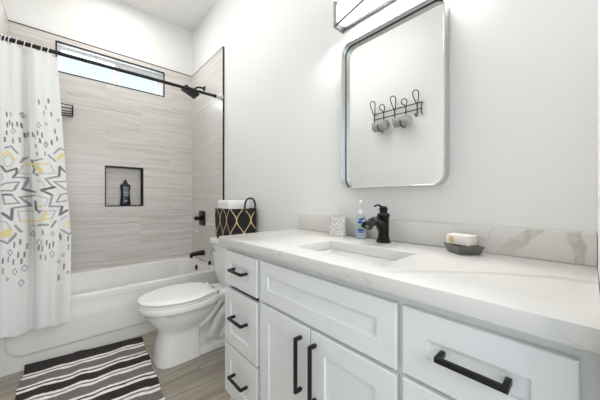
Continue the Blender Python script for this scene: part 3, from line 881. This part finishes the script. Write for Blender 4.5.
fc = [(i*nn+j, (i+1)*nn+j, (i+1)*nn+j+1, i*nn+j+1) for i in range(nu) for j in range(nv)]
# underside and edges
base = len(vt)
vt += [(x, y, z - 0.006) for x, y, z in vt]; cl += cl
fc += [tuple(base + k for k in f[::-1]) for f in fc]
per = [i*nn for i in range(nu+1)] + [nu*nn + j for j in range(1, nn)] + [i*nn + nv for i in range(nu-1, -1, -1)] + [j for j in range(nv-1, 0, -1)]
fc += [(per[k], per[(k+1) % len(per)], base + per[(k+1) % len(per)], base + per[k]) for k in range(len(per))]
rm.from_pydata(vt, [], fc)
at = rm.color_attributes.new('stripe', 'FLOAT_COLOR', 'POINT'); at.data.foreach_set('color', np.array(cl, np.float32).ravel())
rm.materials.append(M['rug']); rm.polygons.foreach_set('use_smooth', [True]*len(rm.polygons)); rm.set_sharp_from_angle(angle=0.8)
ro = bpy.data.objects.new('striped_rug', rm); COL.objects.link(ro)
tag(ro, 'black grey and white striped bath mat on the plank floor along the tub', 'bath mat')

# ------------------------------------------------------------------ toilet
TYC = 1.963
toi = thing('toilet', (0.75, TYC, 0), 'white two-piece toilet with its lid closed between the tub and the vanity', 'toilet')
def egg(z, xf, xr, hw, ef=1.0, er=0.8, n=56, mid=0.47):
    xc = xf + (xr - xf) * mid; out = []
    for i in range(n):
        a = 2*PI*i/n; c, s = math.cos(a), math.sin(a)
        e = ef if c > 0 else er
        dx = (xc - xf) if c > 0 else (xr - xc)
        out.append((xc - dx*math.copysign(abs(c)**e, c), TYC + hw*math.copysign(abs(s)**e, s), z))
    return out
b = NB()
loft(b, [egg(0.0, 0.440, 0.715, 0.128, 0.62, 0.16), egg(0.02, 0.442, 0.715, 0.127, 0.62, 0.16), egg(0.12, 0.456, 0.710, 0.119, 0.66, 0.18), egg(0.19, 0.464, 0.715, 0.114, 0.70, 0.25),
         egg(0.215, 0.458, 0.750, 0.122, 0.78, 0.55), egg(0.245, 0.440, 0.790, 0.142, 0.86, 0.7), egg(0.285, 0.410, 0.83, 0.165, 0.92, 0.75), egg(0.325, 0.384, 0.86, 0.180, 0.96, 0.75),
         egg(0.356, 0.368, 0.87, 0.187, 1.0, 0.75), egg(0.360, 0.352, 0.875, 0.194, 1.0, 0.75), egg(0.366, 0.348, 0.878, 0.196, 1.0, 0.75), egg(0.398, 0.347, 0.878, 0.196, 1.0, 0.75), egg(0.404, 0.352, 0.876, 0.192, 1.0, 0.75)])
finish('bowl', b, M['porcelain'], toi, smooth=55)
b = NB()   # deck under the tank
loft(b, [rrect(0.79, 1.140, TYC - w, TYC + w, 0.03, z) for z, w in ((0.345, 0.100), (0.36, 0.118), (0.398, 0.122), (0.404, 0.118))])
finish('tank_deck', b, M['porcelain'], toi, smooth=50)
b = NB()   # rear body, floor flange and trapway
loft(b, [rrect(0.60, 1.06, TYC - w, TYC + w, 0.06, z) for z, w in ((0.0, 0.118), (0.030, 0.116), (0.042, 0.108), (0.046, 0.085))])
loft(b, [rrect(0.66, 1.05, TYC - w, TYC + w, 0.05, z) for z, w in ((0.04, 0.050), (0.20, 0.042), (0.35, 0.06))])
finish('rear_base', b, M['porcelain'], toi, smooth=50)
for s in (-1, 1):
    b = NB()
    tube(b, spline([(0.665, TYC + s*0.070, 0.215), (0.74, TYC + s*0.078, 0.225), (0.805, TYC + s*0.078, 0.275), (0.865, TYC + s*0.072, 0.345), (0.93, TYC + s*0.064, 0.36)], 8), [0.040]*25 + [0.045]*8, 16)
    tube(b, spline([(0.80, TYC + s*0.062, 0.085), (0.835, TYC + s*0.068, 0.155), (0.885, TYC + s*0.070, 0.235), (0.96, TYC + s*0.068, 0.300), (1.02, TYC + s*0.060, 0.31)], 8), 0.033, 16)
    tube(b, spline([(0.885, TYC + s*0.060, 0.045), (0.93, TYC + s*0.066, 0.110), (0.985, TYC + s*0.066, 0.175), (1.03, TYC + s*0.055, 0.21)], 8), 0.032, 16)
    finish('trapway', b, M['porcelain'], toi, smooth=70)
for s in (-1, 1):
    b = NB(); lathe(b, [(0.016, 0), (0.016, 0.006), (0.011, 0.015), (0.0, 0.018)], (0.80, TYC + s*0.098, 0.044), (0,0,1), 18); finish('bolt_cap', b, M['plastic_white'], toi)
def lid_outline(z, xf, hw, xr=0.812, inset=0.0):
    xc = xf + 0.262; out = []
    xf += inset; hw -= inset; xr -= inset
    for i in range(41):
        a = -PI/2 + PI*i/40
        out.append((xc - (xc - xf)*math.cos(a), TYC + hw*math.sin(a), z))
    for i in range(1, 13):
        q = i/12; out.append((xc + (xr - 0.02 - xc)*q, TYC + hw*(1 - 0.35*q**2.2), z))
    for i in range(0, 6):
        a = PI/2*i/5; out.append((xr - 0.02 + 0.02*math.sin(a), TYC + hw*0.65 - 0.02 + 0.02*math.cos(a), z))
    for i in range(5, -1, -1):
        a = PI/2*i/5; out.append((xr - 0.02 + 0.02*math.sin(a), TYC - hw*0.65 + 0.02 - 0.02*math.cos(a), z))
    for i in range(12, 0, -1):
        q = i/12; out.append((xc + (xr - 0.02 - xc)*q, TYC - hw*(1 - 0.35*q**2.2), z))
    return out
b = NB(); loft(b, [lid_outline(0.405, 0.350, 0.197, 0.80, 0.006), lid_outline(0.408, 0.350, 0.197, 0.80), lid_outline(0.418, 0.350, 0.197, 0.80), lid_outline(0.421, 0.350, 0.197, 0.80, 0.008)])
finish('seat', b, M['plastic_white'], toi, smooth=50)
b = NB()
rr = [lid_outline(0.424, 0.346, 0.200, inset=0.010), lid_outline(0.426, 0.346, 0.200, inset=0.002), lid_outline(0.434, 0.346, 0.200), lid_outline(0.439, 0.346, 0.200, inset=0.004), lid_outline(0.4425, 0.346, 0.200, inset=0.014), lid_outline(0.446, 0.346, 0.200, inset=0.05), lid_outline(0.448, 0.346, 0.200, inset=0.10)]
loft(b, rr); finish('lid', b, M['plastic_white'], toi, smooth=50)
for s in (-1, 1):
    b = NB(); box(b, 0.806, 0.848, TYC + s*0.085 - 0.022, TYC + s*0.085 + 0.022, 0.404, 0.434, 0.008, 3); finish('hinge', b, M['plastic_white'], toi)
b = NB(); box(b, 0.790, 0.838, TYC - 0.115, TYC + 0.115, 0.404, 0.4245, 0.004, 2); finish('hinge_bar', b, M['plastic_white'], toi)
b = NB()
loft(b, [rrect(x0, 1.142, TYC - w, TYC + w, r, z, 8) for z, x0, w, r in ((0.404, 0.955, 0.165, 0.05), (0.42, 0.945, 0.180, 0.055), (0.50, 0.932, 0.196, 0.055), (0.735, 0.916, 0.206, 0.05))])
finish('tank', b, M['porcelain'], toi, smooth=50)
b = NB()
loft(b, [rrect(0.908, 1.150, TYC - 0.214, TYC + 0.214, 0.05, 0.733, 8), rrect(0.902, 1.152, TYC - 0.218, TYC + 0.218, 0.05, 0.738, 8), rrect(0.900, 1.153, TYC - 0.219, TYC + 0.219, 0.05, 0.770, 8), rrect(0.906, 1.150, TYC - 0.214, TYC + 0.214, 0.05, 0.778, 8), rrect(0.93, 1.13, TYC - 0.19, TYC + 0.19, 0.04, 0.781, 8)])
finish('tank_lid', b, M['porcelain'], toi, smooth=50)
b = NB(); lathe(b, [(0.014, 0), (0.014, 0.008), (0.009, 0.012), (0.009, 0.018)], (0.918, TYC + 0.15, 0.69), (-1,0,0), 18)
tube(b, [(0.902, TYC + 0.15, 0.69), (0.898, TYC + 0.10, 0.686), (0.897, TYC + 0.07, 0.683)], [0.006, 0.006, 0.008], 10)
fl = finish('flush_lever', b, M['chrome'], toi); fl['label'] = 'chrome flush lever'

# ------------------------------------------------------------------ basket and towels on the tank
LZ = 0.781
bk = thing('storage_basket', (1.03, 1.925, LZ), 'black cloth storage basket with a gold lattice print on the toilet tank', 'basket')
X0, X1, Y0, Y1, BH = 0.922, 1.152, 1.803, 2.100, 0.248
b = NB()
outr = [rrect(X0 + s, X1 - s, Y0 + s, Y1 - s, 0.022, LZ + z, 6) for z, s in ((0.0, 0.010), (0.012, 0.004), (0.12, 0.0), (BH, -0.003))]
inr = [rrect(X0 + s, X1 - s, Y0 + s, Y1 - s, 0.018, LZ + z, 6) for z, s in ((BH, 0.003), (0.12, 0.006), (0.014, 0.010))]
loft(b, outr + inr)
o = finish('basket_body', b, M['lattice'], bk, smooth=50)
me = o.data; att = me.attributes.new('wrap', 'FLOAT_VECTOR', 'POINT')
wv = []
for v in me.vertices:
    x, y, z = v.co
    # running length from the front corner: along y on the front side, along x on the near side
    u = (x - X0) + (Y1 - y)
    if (y > Y1 - 0.022) : u = (x - X0)
    wv += [u, z - LZ, 0]
att.data.foreach_set('vector', wv)
for yy_, hh in ((Y0 - 0.004, 1.0), (Y1 + 0.004, 0.45)):
    b = NB(); hx = X1 - 0.068
    tube(b, spline([(hx - 0.046, yy_, LZ + BH - 0.05), (hx - 0.046, yy_, LZ + BH + 0.03*hh), (hx - 0.030, yy_, LZ + BH + 0.070*hh), (hx, yy_, LZ + BH + 0.082*hh),
                    (hx + 0.030, yy_, LZ + BH + 0.070*hh), (hx + 0.046, yy_, LZ + BH + 0.03*hh), (hx + 0.046, yy_, LZ + BH - 0.05)], 6), 0.008, 8)
    finish('handle', b, M['navy'], bk)
b = NB()
def fold(x0, x1, y0, y1, z0, z1):
    n = 10; r = (z1 - z0) / 2
    box(b, x0, x1, y0, y1, z0, z1, min(r, 0.016) * 0.95, 4)
fold(X0 + 0.018, X1 - 0.02, Y0 + 0.075, Y1 - 0.018, LZ + 0.03, LZ + BH + 0.066)
o = finish('folded_towel', b, M['towel'], smooth=60)
tag(o, 'folded white towel sticking up out of the black and gold basket', 'towel')

# ------------------------------------------------------------------ vanity
van = thing('vanity_cabinet', (0.90, 0.655, 0), 'white shaker vanity cabinet with black bar pulls under the quartz countertop', 'vanity')
VY0, VY1 = -0.012, 1.303
FX, FF = 0.625, 0.645       # faces of the doors and drawers, face of the frame behind them
CZ0, CZ1 = 0.867, 0.907
b = NB()
box(b, FF + 0.02, XW - 0.001, VY1 - 0.018, VY1, 0.0, CZ0)
box(b, FF + 0.02, XW - 0.001, VY0, VY0 + 0.018, 0.0, CZ0)
box(b, FF + 0.02, XW - 0.001, VY0 + 0.018, VY1 - 0.018, 0.09, 0.108)
for y in (0.971, 0.320): box(b, FF + 0.02, XW - 0.02, y - 0.009, y + 0.009, 0.108, CZ0 - 0.002)
box(b, XW - 0.02, XW - 0.001, VY0 + 0.018, VY1 - 0.018, 0.108, CZ0)
finish('carcass', b, M['cabinet'], van, smooth=0)
b = NB()
holed(b, 'x', VY0, VY1, 0.09, CZ0, FF, FF + 0.02, [(0.995, VY1 - 0.042, 0.12, 0.80), (0.345, 0.945, 0.12, 0.645), (0.042, 0.297, 0.12, 0.645)], 0.0015)
finish('face_frame', b, M['cabinet'], van)
b = NB(); box(b, FF + 0.06, FF + 0.075, VY0 + 0.018, VY1 - 0.018, 0.0, 0.09); finish('toe_kick', b, M['cabinet'], van)

def shaker(name, y0, y1, z0, z1, border):
    b = NB()
    vs = {}
    def ringv(x, i): return [b.verts.new((x, y, z)) for y, z in ((y0+i, z0+i), (y1-i, z0+i), (y1-i, z1-i), (y0+i, z1-i))]
    rings = [ringv(FF - 0.0008, 0), ringv(FX + 0.002, 0), ringv(FX, 0.002), ringv(FX, border), ringv(FX + 0.0075, border + 0.0015)]
    for p, q in zip(rings, rings[1:]):
        for k in range(4): b.faces.new((p[k], p[(k+1) % 4], q[(k+1) % 4], q[k]))
    b.faces.new(rings[-1]); b.faces.new(rings[0][::-1])
    return finish(name, b, M['cabinet'], van, smooth=0)
def pull(parent, y0, y1, z0, z1, w=0.0105):
    """square bar pull with two feet; runs along y or along z"""
    b = NB(); face = FX + 0.0074 if parent.name.startswith('drawer') else FX
    xo = FX - 0.033
    if y1 - y0 > z1 - z0:
        box(b, xo, xo + w, y0, y1, z0, z1, 0.0015)
        for y in (y0, y1 - w): box(b, xo + w*0.6, face, y, y + w, z0, z1, 0.001)
    else:
        box(b, xo, xo + w, y0, y1, z0, z1, 0.0015)
        for z in (z0, z1 - w): box(b, xo + w*0.6, face, y0, y1, z, z + w, 0.001)
    return finish('handle', b, M['black'], parent)
# end drawers, middle drawer front, doors, near drawers
for (y0, y1, rows) in ((0.984, 1.293, ((0.665, 0.838), (0.362, 0.644), (0.100, 0.352))), (0.012, 0.314, ((0.672, 0.838), (0.362, 0.660), (0.100, 0.352)))):
    for k, (z0, z1) in enumerate(rows):
        d = shaker('drawer', y0, y1, z0, z1, 0.060 if k == 0 else 0.062)
        zc = (z0 + z1) / 2; yc = (y0 + y1) / 2 - (0.003 if y0 > 0.5 else 0.0)
        if k == 0: zc += 0.002
        else: zc += 0.012 if k == 1 else -0.004
        pull(d, yc - 0.064, yc + 0.064, zc - 0.006, zc + 0.006)
shaker('drawer_front', 0.331, 0.957, 0.668, 0.838, 0.056)
for (y0, y1, hy) in ((0.6465, 0.957, 0.690), (0.331, 0.6415, 0.618)):
    d = shaker('door', y0, y1, 0.100, 0.654, 0.062)
    pull(d, hy - 0.006, hy + 0.006, 0.424, 0.618)

# countertop with backsplash
ct = thing('countertop', (0.89, 0.655, CZ0), 'white quartz countertop with faint greige veins on the shaker vanity', 'countertop')
SX0, SX1, SY0, SY1 = 0.718, 0.950, 0.420, 0.838
b = NB(); holed(b, 'z', 0.605, XW - 0.0005, -0.0135, 1.323, CZ0, CZ1, [(SX0, SX1, SY0, SY1)], 0.0025); finish('slab', b, M['quartz'], ct)
b = NB(); box(b, 1.153, XW - 0.0005, -0.0135, 1.303, CZ1 + 0.0003, CZ1 + 0.097, 0.002)
tag(finish('backsplash', b, M['quartz']), 'low quartz backsplash strip with greige veins along the wall behind the counter', 'backsplash')

sk = thing('sink', (0.84, 0.63, 0.74), 'white rectangular undermount sink set into the quartz countertop', 'sink')
b = NB()
O = 0.006
loft(b, [rrect(SX0 - 0.02, SX1 + 0.02, SY0 - 0.02, SY1 + 0.02, 0.03, CZ0 - 0.001), rrect(SX0 - O, SX1 + O, SY0 - O, SY1 + O, 0.025, CZ0 - 0.001), rrect(SX0 - O + 0.003, SX1 + O - 0.003, SY0 - O + 0.003, SY1 + O - 0.003, 0.025, CZ0 - 0.006),
         rrect(SX0 + 0.006, SX1 - 0.006, SY0 + 0.008, SY1 - 0.008, 0.03, 0.81), rrect(SX0 + 0.02, SX1 - 0.02, SY0 + 0.02, SY1 - 0.02, 0.035, 0.785), rrect(SX0 + 0.05, SX1 - 0.05, SY0 + 0.05, SY1 - 0.05, 0.035, 0.776),
         rrect(SX0 + 0.10, SX1 - 0.10, SY0 + 0.17, SY1 - 0.17, 0.02, 0.773)], cap0=False)
finish('sink_bowl', b, M['porcelain'], sk, smooth=60)
b = NB(); lathe(b, [(0.024, 0), (0.024, 0.003), (0.018, 0.006), (0.0, 0.007)], (0.834, 0.629, 0.7735), (0,0,1), 24); finish('drain', b, M['bronze'], sk)

# ------------------------------------------------------------------ faucet
fx, fy = 1.083, 0.634
fa = thing('faucet', (fx, fy, CZ1), 'dark bronze waterfall faucet standing behind the sink', 'faucet')
b = NB(); lathe(b, [(0.031, 0), (0.032, 0.004), (0.031, 0.008), (0.027, 0.012), (0.0285, 0.016), (0.0265, 0.020), (0.0245, 0.026), (0.0245, 0.110), (0.0265, 0.114), (0.0285, 0.119), (0.0285, 0.126), (0.025, 0.131), (0.020, 0.134)], (fx, fy, CZ1), (0,0,1), 32)
finish('body', b, M['bronze'], fa)
b = NB(); lathe(b, [(0.018, 0.131), (0.0165, 0.142), (0.0185, 0.146), (0.0195, 0.152), (0.017, 0.160), (0.010, 0.165), (0.0, 0.167)], (fx, fy, CZ1), (0,0,1), 28)
finish('handle_cap', b, M['bronze'], fa)
b = NB(); tube(b, spline([(fx - 0.006, fy, CZ1 + 0.158), (fx - 0.022, fy, CZ1 + 0.163), (fx - 0.036, fy, CZ1 + 0.170), (fx - 0.056, fy, CZ1 + 0.171), (fx - 0.074, fy, CZ1 + 0.166)], 5), [0.0048]*10 + [0.0042]*11, 12)
finish('lever', b, M['bronze'], fa)
# open trough spout, half pipe that widens towards the mouth
b = NB()
path = spline([(fx - 0.008, 0, 0.056), (fx - 0.028, 0, 0.084), (fx - 0.056, 0, 0.102), (fx - 0.086, 0, 0.106), (fx - 0.116, 0, 0.098), (fx - 0.136, 0, 0.084)], 5)
n = len(path); rings = []
for i, p in enumerate(path):
    a = path[min(i+1, n-1)] - path[max(i-1, 0)]; a.normalize(); up = Vector((a.z, 0, -a.x)) * 1.0
    if up.z < 0: up = -up
    q = i / (n-1); hw = 0.021 + 0.007*q; dp = 0.022 + 0.001*q; th = 0.004
    trough = max(0.0, min(1, (q - 0.5) / 0.3))
    sec = []
    for k in range(13):
        an = PI + PI*k/12; sec.append((hw*math.cos(an), dp*math.sin(an)))
    for k in range(13):
        an = 2*PI - PI*k/12
        full = (hw*math.cos(an), -0.7*dp*math.sin(an))
        cut = ((hw - th)*math.cos(an), (dp - th)*math.sin(an))
        sec.append((full[0]*(1-trough) + cut[0]*trough, full[1]*(1-trough) + cut[1]*trough))
    rings.append([Vector((p.x, fy + s[0], CZ1 + p.z)) + up*s[1] for s in sec])
loft(b, rings); finish('spout', b, M['bronze'], fa, smooth=50)

# ------------------------------------------------------------------ soap pump bottle
sx, sy = 1.112, 0.779
so = thing('soap_dispenser', (sx, sy, CZ1), 'clear pump bottle of pale blue hand soap between tumbler and faucet', 'soap bottle')
def ov(z, rx, ry, n=32): 
    ang = math.radians(-25); c, s = math.cos(ang), math.sin(ang)
    return [(sx + c*rx*math.cos(a)*1.0 - s*ry*math.sin(a), sy + s*rx*math.cos(a) + c*ry*math.sin(a), CZ1 + z) for a in [2*PI*i/n for i in range(n)]]
b = NB(); loft(b, [ov(z, rx, ry) for z, rx, ry in ((0, .022, .035), (.004, .025, .038), (.03, .025, .038), (.085, .024, .036), (.104, .021, .030), (.116, .014, .018), (.122, .011, .012), (.130, .011, .012))])
finish('bottle_shell', b, M['clear_plastic'], so)
b = NB(); loft(b, [ov(z, rx, ry) for z, rx, ry in ((.003, .021, .034), (.03, .0235, .0365), (.085, .0225, .0345))])
finish('liquid_soap', b, M['blue_soap'], so)
b = NB(); lathe(b, [(0.0135, 0.122), (0.0135, 0.136), (0.008, 0.140), (0.005, 0.142), (0.005, 0.168), (0.008, 0.170), (0.008, 0.188), (0.005, 0.191)], (sx, sy, CZ1), (0,0,1), 20)
tube(b, [(sx, sy, CZ1 + 0.181), (sx - 0.016, sy - 0.012, CZ1 + 0.181), (sx - 0.022, sy - 0.016, CZ1 + 0.177)], [0.006, 0.005, 0.004], 10)
finish('pump', b, M['plastic_white'], so)
# printed label on the side that faces the room: two blue lozenges, a green patch, a blue band
def label_patch(cu_, cz, w, h, mat, shape, name):
    """curved patch on the bottle side; cu_ = angle on the oval (deg) of its centre"""
    b = NB(); N = 12
    def pt(a, z, k=1.02):
        an = math.radians(a); ang = math.radians(-25); c, s = math.cos(ang), math.sin(ang)
        rx, ry = 0.0255*k, 0.0385*k
        return (sx + c*rx*math.cos(an) - s*ry*math.sin(an), sy + s*rx*math.cos(an) + c*ry*math.sin(an), CZ1 + z)
    if shape == 'oval':
        ring = [(cu_ + w/2*math.cos(t), cz + h/2*math.sin(t) + 0.15*h*math.cos(t)) for t in [2*PI*i/28 for i in range(28)]]
        cv = b.verts.new(pt(cu_, cz, 1.03)); vs = [b.verts.new(pt(a, z, 1.03)) for a, z in ring]
        for i in range(28): b.faces.new((cv, vs[i], vs[(i+1) % 28]))
    else:
        g = [[b.verts.new(pt(cu_ - w/2 + w*i/N, z, 1.025)) for z in (cz - h/2, cz + h/2)] for i in range(N+1)]
        for i in range(N): b.faces.new((g[i][0], g[i+1][0], g[i+1][1], g[i][1]))
    ex = bmesh.ops.extrude_face_region(b, geom=b.faces[:])
    for v in ex['geom']:
        if isinstance(v, bmesh.types.BMVert): v.co += (Vector((sx, sy, v.co.z)) - v.co) * 0.012
    return finish(name, b, mat, so, smooth=60)
FA = 232   # angle that faces the room
label_patch(FA + 4, 0.098, 52, 0.012, M['blue_print'], 'oval', 'label_logo')
label_patch(FA - 6, 0.083, 56, 0.012, M['blue_print'], 'oval', 'label_logo')
label_patch(FA, 0.061, 60, 0.014, M['green_print'], 'band', 'label_patch')
label_patch(FA, 0.044, 64, 0.008, M['blue_print'], 'band', 'label_band')
label_patch(FA - 6, 0.034, 40, 0.005, M['blue_print'], 'band', 'label_band')

# ------------------------------------------------------------------ tumbler
tx, ty = 1.090, 0.905
b = NB()
def sq(z, r, rc):
    ang = math.radians(28); c, s = math.cos(ang), math.sin(ang)
    return [(tx + c*(p[0]) - s*(p[1]), ty + s*(p[0]) + c*(p[1]), CZ1 + z) for p in rrect(-r, r, -r, r, rc, 0, 5)]
loft(b, [sq(0, .040, .010), sq(.003, .042, .011), sq(.105, .043, .012), sq(.108, .0425, .012), sq(.108, .0385, .010), sq(.012, .037, .009)])
o = finish('tumbler', b, M['mosaic'], smooth=50)
tag(o, 'speckled grey and white square tumbler on the counter beside the soap bottle', 'tumbler')

# ------------------------------------------------------------------ soap dish and boxed soap
A = Vector((1.028, 0.309)); d1_ = Vector((0.69, 0.724)).normalized(); d2_ = Vector((0.724, -0.69)).normalized()
cen = A + d1_*0.042 + d2_*0.040
b = NB()
def dsq(z, h1, h2, rc=0.001):
    return [(cen.x + d1_.x*p[0] + d2_.x*p[1], cen.y + d1_.y*p[0] + d2_.y*p[1], CZ1 + z) for p in rrect(-h1, h1, -h2, h2, rc, 0, 3)]
loft(b, [dsq(0, .037, .036), dsq(.002, .038, .037), dsq(.030, .049, .046), dsq(.031, .0485, .0455), dsq(.031, .0445, .0415), dsq(.008, .036, .034)])
o = finish('soap_dish', b, M['dish'], smooth=20)
tag(o, 'dark grey flared square soap dish on the counter holding a small box', 'soap dish')
sbx = thing('soap_box', (1.07, 0.31, CZ1 + 0.030), 'small cream box of soap with a gold seal lying in the dark dish', 'box')
e1 = Vector((0.30, 0.954)); e2 = Vector((0.954, -0.30)); No = Vector((1.046, 0.286)) - e1*0.002
zb = CZ1 + 0.0312
b = NB(); obox(b, No, e1, e2, 0.086, 0.050, zb, zb + 0.037, 0.004); finish('carton', b, M['soap_box'], sbx)
sc_ = No + e1*0.064
nrm = Vector((-0.954, 0.30, 0))
b = NB(); lathe(b, [(0.011, -0.001), (0.011, 0.0008), (0.010, 0.0012)], (sc_.x, sc_.y, zb + 0.018), nrm, 24); finish('seal', b, M['gold'], sbx)

# ------------------------------------------------------------------ mirror
mi = thing('mirror', (XW, 0.650, 1.16), 'rounded rectangular mirror in a brushed silver frame above the faucet', 'mirror')
MY0, MY1, MZ0, MZ1, MR = 0.386, 0.914, 1.160, 1.945, 0.055
MF = 1.121    # front lip
b = NB()
def mr(x, s, r=None): return rrect(MY0 + s, MY1 - s, MZ0 + s, MZ1 - s, (MR if r is None else r) - s*0.9, x, 12, 'yz')
loft(b, [mr(XW - 0.0005, 0.0), mr(MF + 0.001, 0.0), mr(MF, 0.001), mr(MF, 0.005), mr(MF + 0.001, 0.006), mr(XW - 0.006, 0.006)], cap0=False, cap1=False)
finish('mirror_frame', b, M['nickel'], mi, smooth=40)
b = NB(); loft(b, [mr(XW - 0.0008, 0.008), mr(XW - 0.0125, 0.008)]); finish('mirror_glass', b, M['mirror'], mi, smooth=30)
b = NB(); loft(b, [mr(XW - 0.012, 0.0058), mr(XW - 0.0145, 0.0058), mr(XW - 0.0145, 0.0095), mr(XW - 0.012, 0.0095)], False, False); finish('gasket', b, M['gasket'], mi, smooth=30)

# ------------------------------------------------------------------ vanity light
vl = thing('vanity_light', (XW, 0.65, 2.03), 'silver framed lit bar light on the wall above the mirror', 'wall light')
LY0, LY1, LX0 = 0.375, 0.925, 1.072
b = NB(); box(b, XW - 0.020, XW - 0.0005, LY0 - 0.005, LY1 + 0.005, 2.048, 2.185, 0.002); finish('back_plate', b, M['lamp_metal'], vl)
b = NB(); box(b, LX0 + 0.010, XW - 0.020, LY0 + 0.012, LY1 - 0.012, 2.056, 2.155, 0.006); finish('diffuser', b, M['diffuser'], vl)
for y in (LY0, LY1 - 0.012):
    b = NB(); holed(b, 'y', LX0, XW - 0.018, 2.028, 2.165, y, y + 0.012, [(LX0 + 0.018, XW - 0.03, 2.042, 2.152)])
    finish('end_frame', b, M['lamp_metal'], vl, smooth=0)
b = NB()
tube(b, [(LX0 + 0.004, LY1 - 0.010, 2.034), (LX0 + 0.004, LY0 + 0.010, 2.150)], 0.0055, 8)
finish('slanted_strip', b, M['lamp_metal'], vl)

# ------------------------------------------------------------------ coat rack and cloths on the left wall, seen in the mirror
WL = XL - 0.012
rk = thing('towel_hook_rack', (WL, 1.38, 1.95), 'black wire hook rack on the left wall, seen in the mirror', 'hook rack')
def wire(name, pts, r=0.0055, k=5): 
    b = NB(); tube(b, spline(pts, k), r, 8); return finish(name, b, M['black'], rk)
RX = WL + 0.022
for z in (2.085, 2.022):
    wire('rail', [(RX, 1.115, z), (RX, 1.38, z), (RX, 1.648, z)], 0.0055)
for y in (1.115, 1.648):
    wire('end_bracket', [(WL, y, 2.082), (RX + 0.012, y, 2.082), (RX + 0.016, y, 2.05), (RX + 0.012, y, 1.975), (WL, y, 1.972)], 0.0055)
for y, zt, ro in ((1.163, 2.205, 0), (1.283, 2.150, 1), (1.408, 2.215, 0), (1.540, 2.160, 1), (1.660, 2.228, 0)):
    # wire loop leaning out above the rails, stem, J hook below
    wire('hook', [(RX, y, 2.075), (RX + 0.010, y - 0.012, 2.10), (RX + 0.035, y - 0.030, zt - 0.035), (RX + 0.045, y - 0.022, zt - 0.008), (RX + 0.048, y, zt), (RX + 0.045, y + 0.022, zt - 0.008),
                  (RX + 0.035, y + 0.030, zt - 0.035), (RX + 0.010, y + 0.012, 2.10), (RX, y, 2.075)], 0.0050, 6)
    if ro:
        wire('hook_stem', [(RX, y, 2.085), (RX, y, 1.96), (RX + 0.003, y, 1.895), (RX + 0.020, y, 1.862), (RX + 0.062, y, 1.853), (RX + 0.110, y, 1.868), (RX + 0.127, y, 1.905), (RX + 0.128, y, 1.918)], 0.0060, 6)
    else:
        wire('hook_stem', [(RX, y, 2.085), (RX, y, 2.0), (RX + 0.002, y, 1.965), (RX + 0.020, y, 1.945), (RX + 0.040, y, 1.955), (RX + 0.045, y, 1.972)], 0.0065, 6)
for y, zc_, lab in ((1.290, 1.917, 'grey rolled cloth on the hook rack, the one further from the tub'), (1.540, 1.916, 'grey rolled cloth on the hook rack, the one closer to the tub')):
    b = NB(); cx = RX + 0.064
    prof = [(0.018, -0.088), (0.040, -0.090), (0.052, -0.080), (0.055, -0.05), (0.053, 0.0), (0.055, 0.05), (0.052, 0.080), (0.040, 0.090), (0.018, 0.088)]
    lathe(b, prof, (cx, y, zc_), (0, 1, 0), 28)
    for v in b.verts: v.co += Vector((0, 0, 0.0015*math.sin(v.co.y*160)))
    o = finish('rolled_cloth', b, M['grey_cloth'], smooth=60)
    o.location.y = 0.02
    tag(o, lab, 'cloth', 'rolled cloths on the hook rack')

rk.location.y += 0.02
# ------------------------------------------------------------------ drum lamp added out of view to fill the room with light
cl_ = thing('fill_drum_lamp', (0.38, 1.70, ZC), 'round white drum lamp on a short stem from the ceiling, added out of view as fill', 'fill light')
b = NB(); lathe(b, [(0.08, 0), (0.08, 0.022), (0.03, 0.030), (0.02, 0.034), (0.02, 0.21)], (0.38, 1.70, ZC), (0,0,-1), 40); finish('lamp_base', b, M['plastic_white'], cl_)
b = NB(); lathe(b, [(0.02, 0.20), (0.26, 0.20), (0.28, 0.22), (0.28, 0.27), (0.26, 0.29), (0.0, 0.29)], (0.38, 1.70, ZC), (0,0,-1), 40); finish('lamp_shade', b, M['fill_glow'], cl_)

sd = thing('fill_downlight', (0.40, 2.78, ZC), 'round downlight added out of view over the bathtub to brighten it', 'fill light')  # added downlight, unseen, lifts the tile and upper back wall
b = NB(); lathe(b, [(0.085, 0), (0.085, 0.006), (0.070, 0.010), (0.066, 0.004)], (0.40, 2.78, ZC), (0,0,-1), 36, False); finish('bezel', b, M['plastic_white'], sd)
b = NB(); lathe(b, [(0.066, 0.001), (0.066, 0.004), (0.0, 0.004)], (0.40, 2.78, ZC), (0,0,-1), 36); finish('lens', b, M['diffuser'], sd)
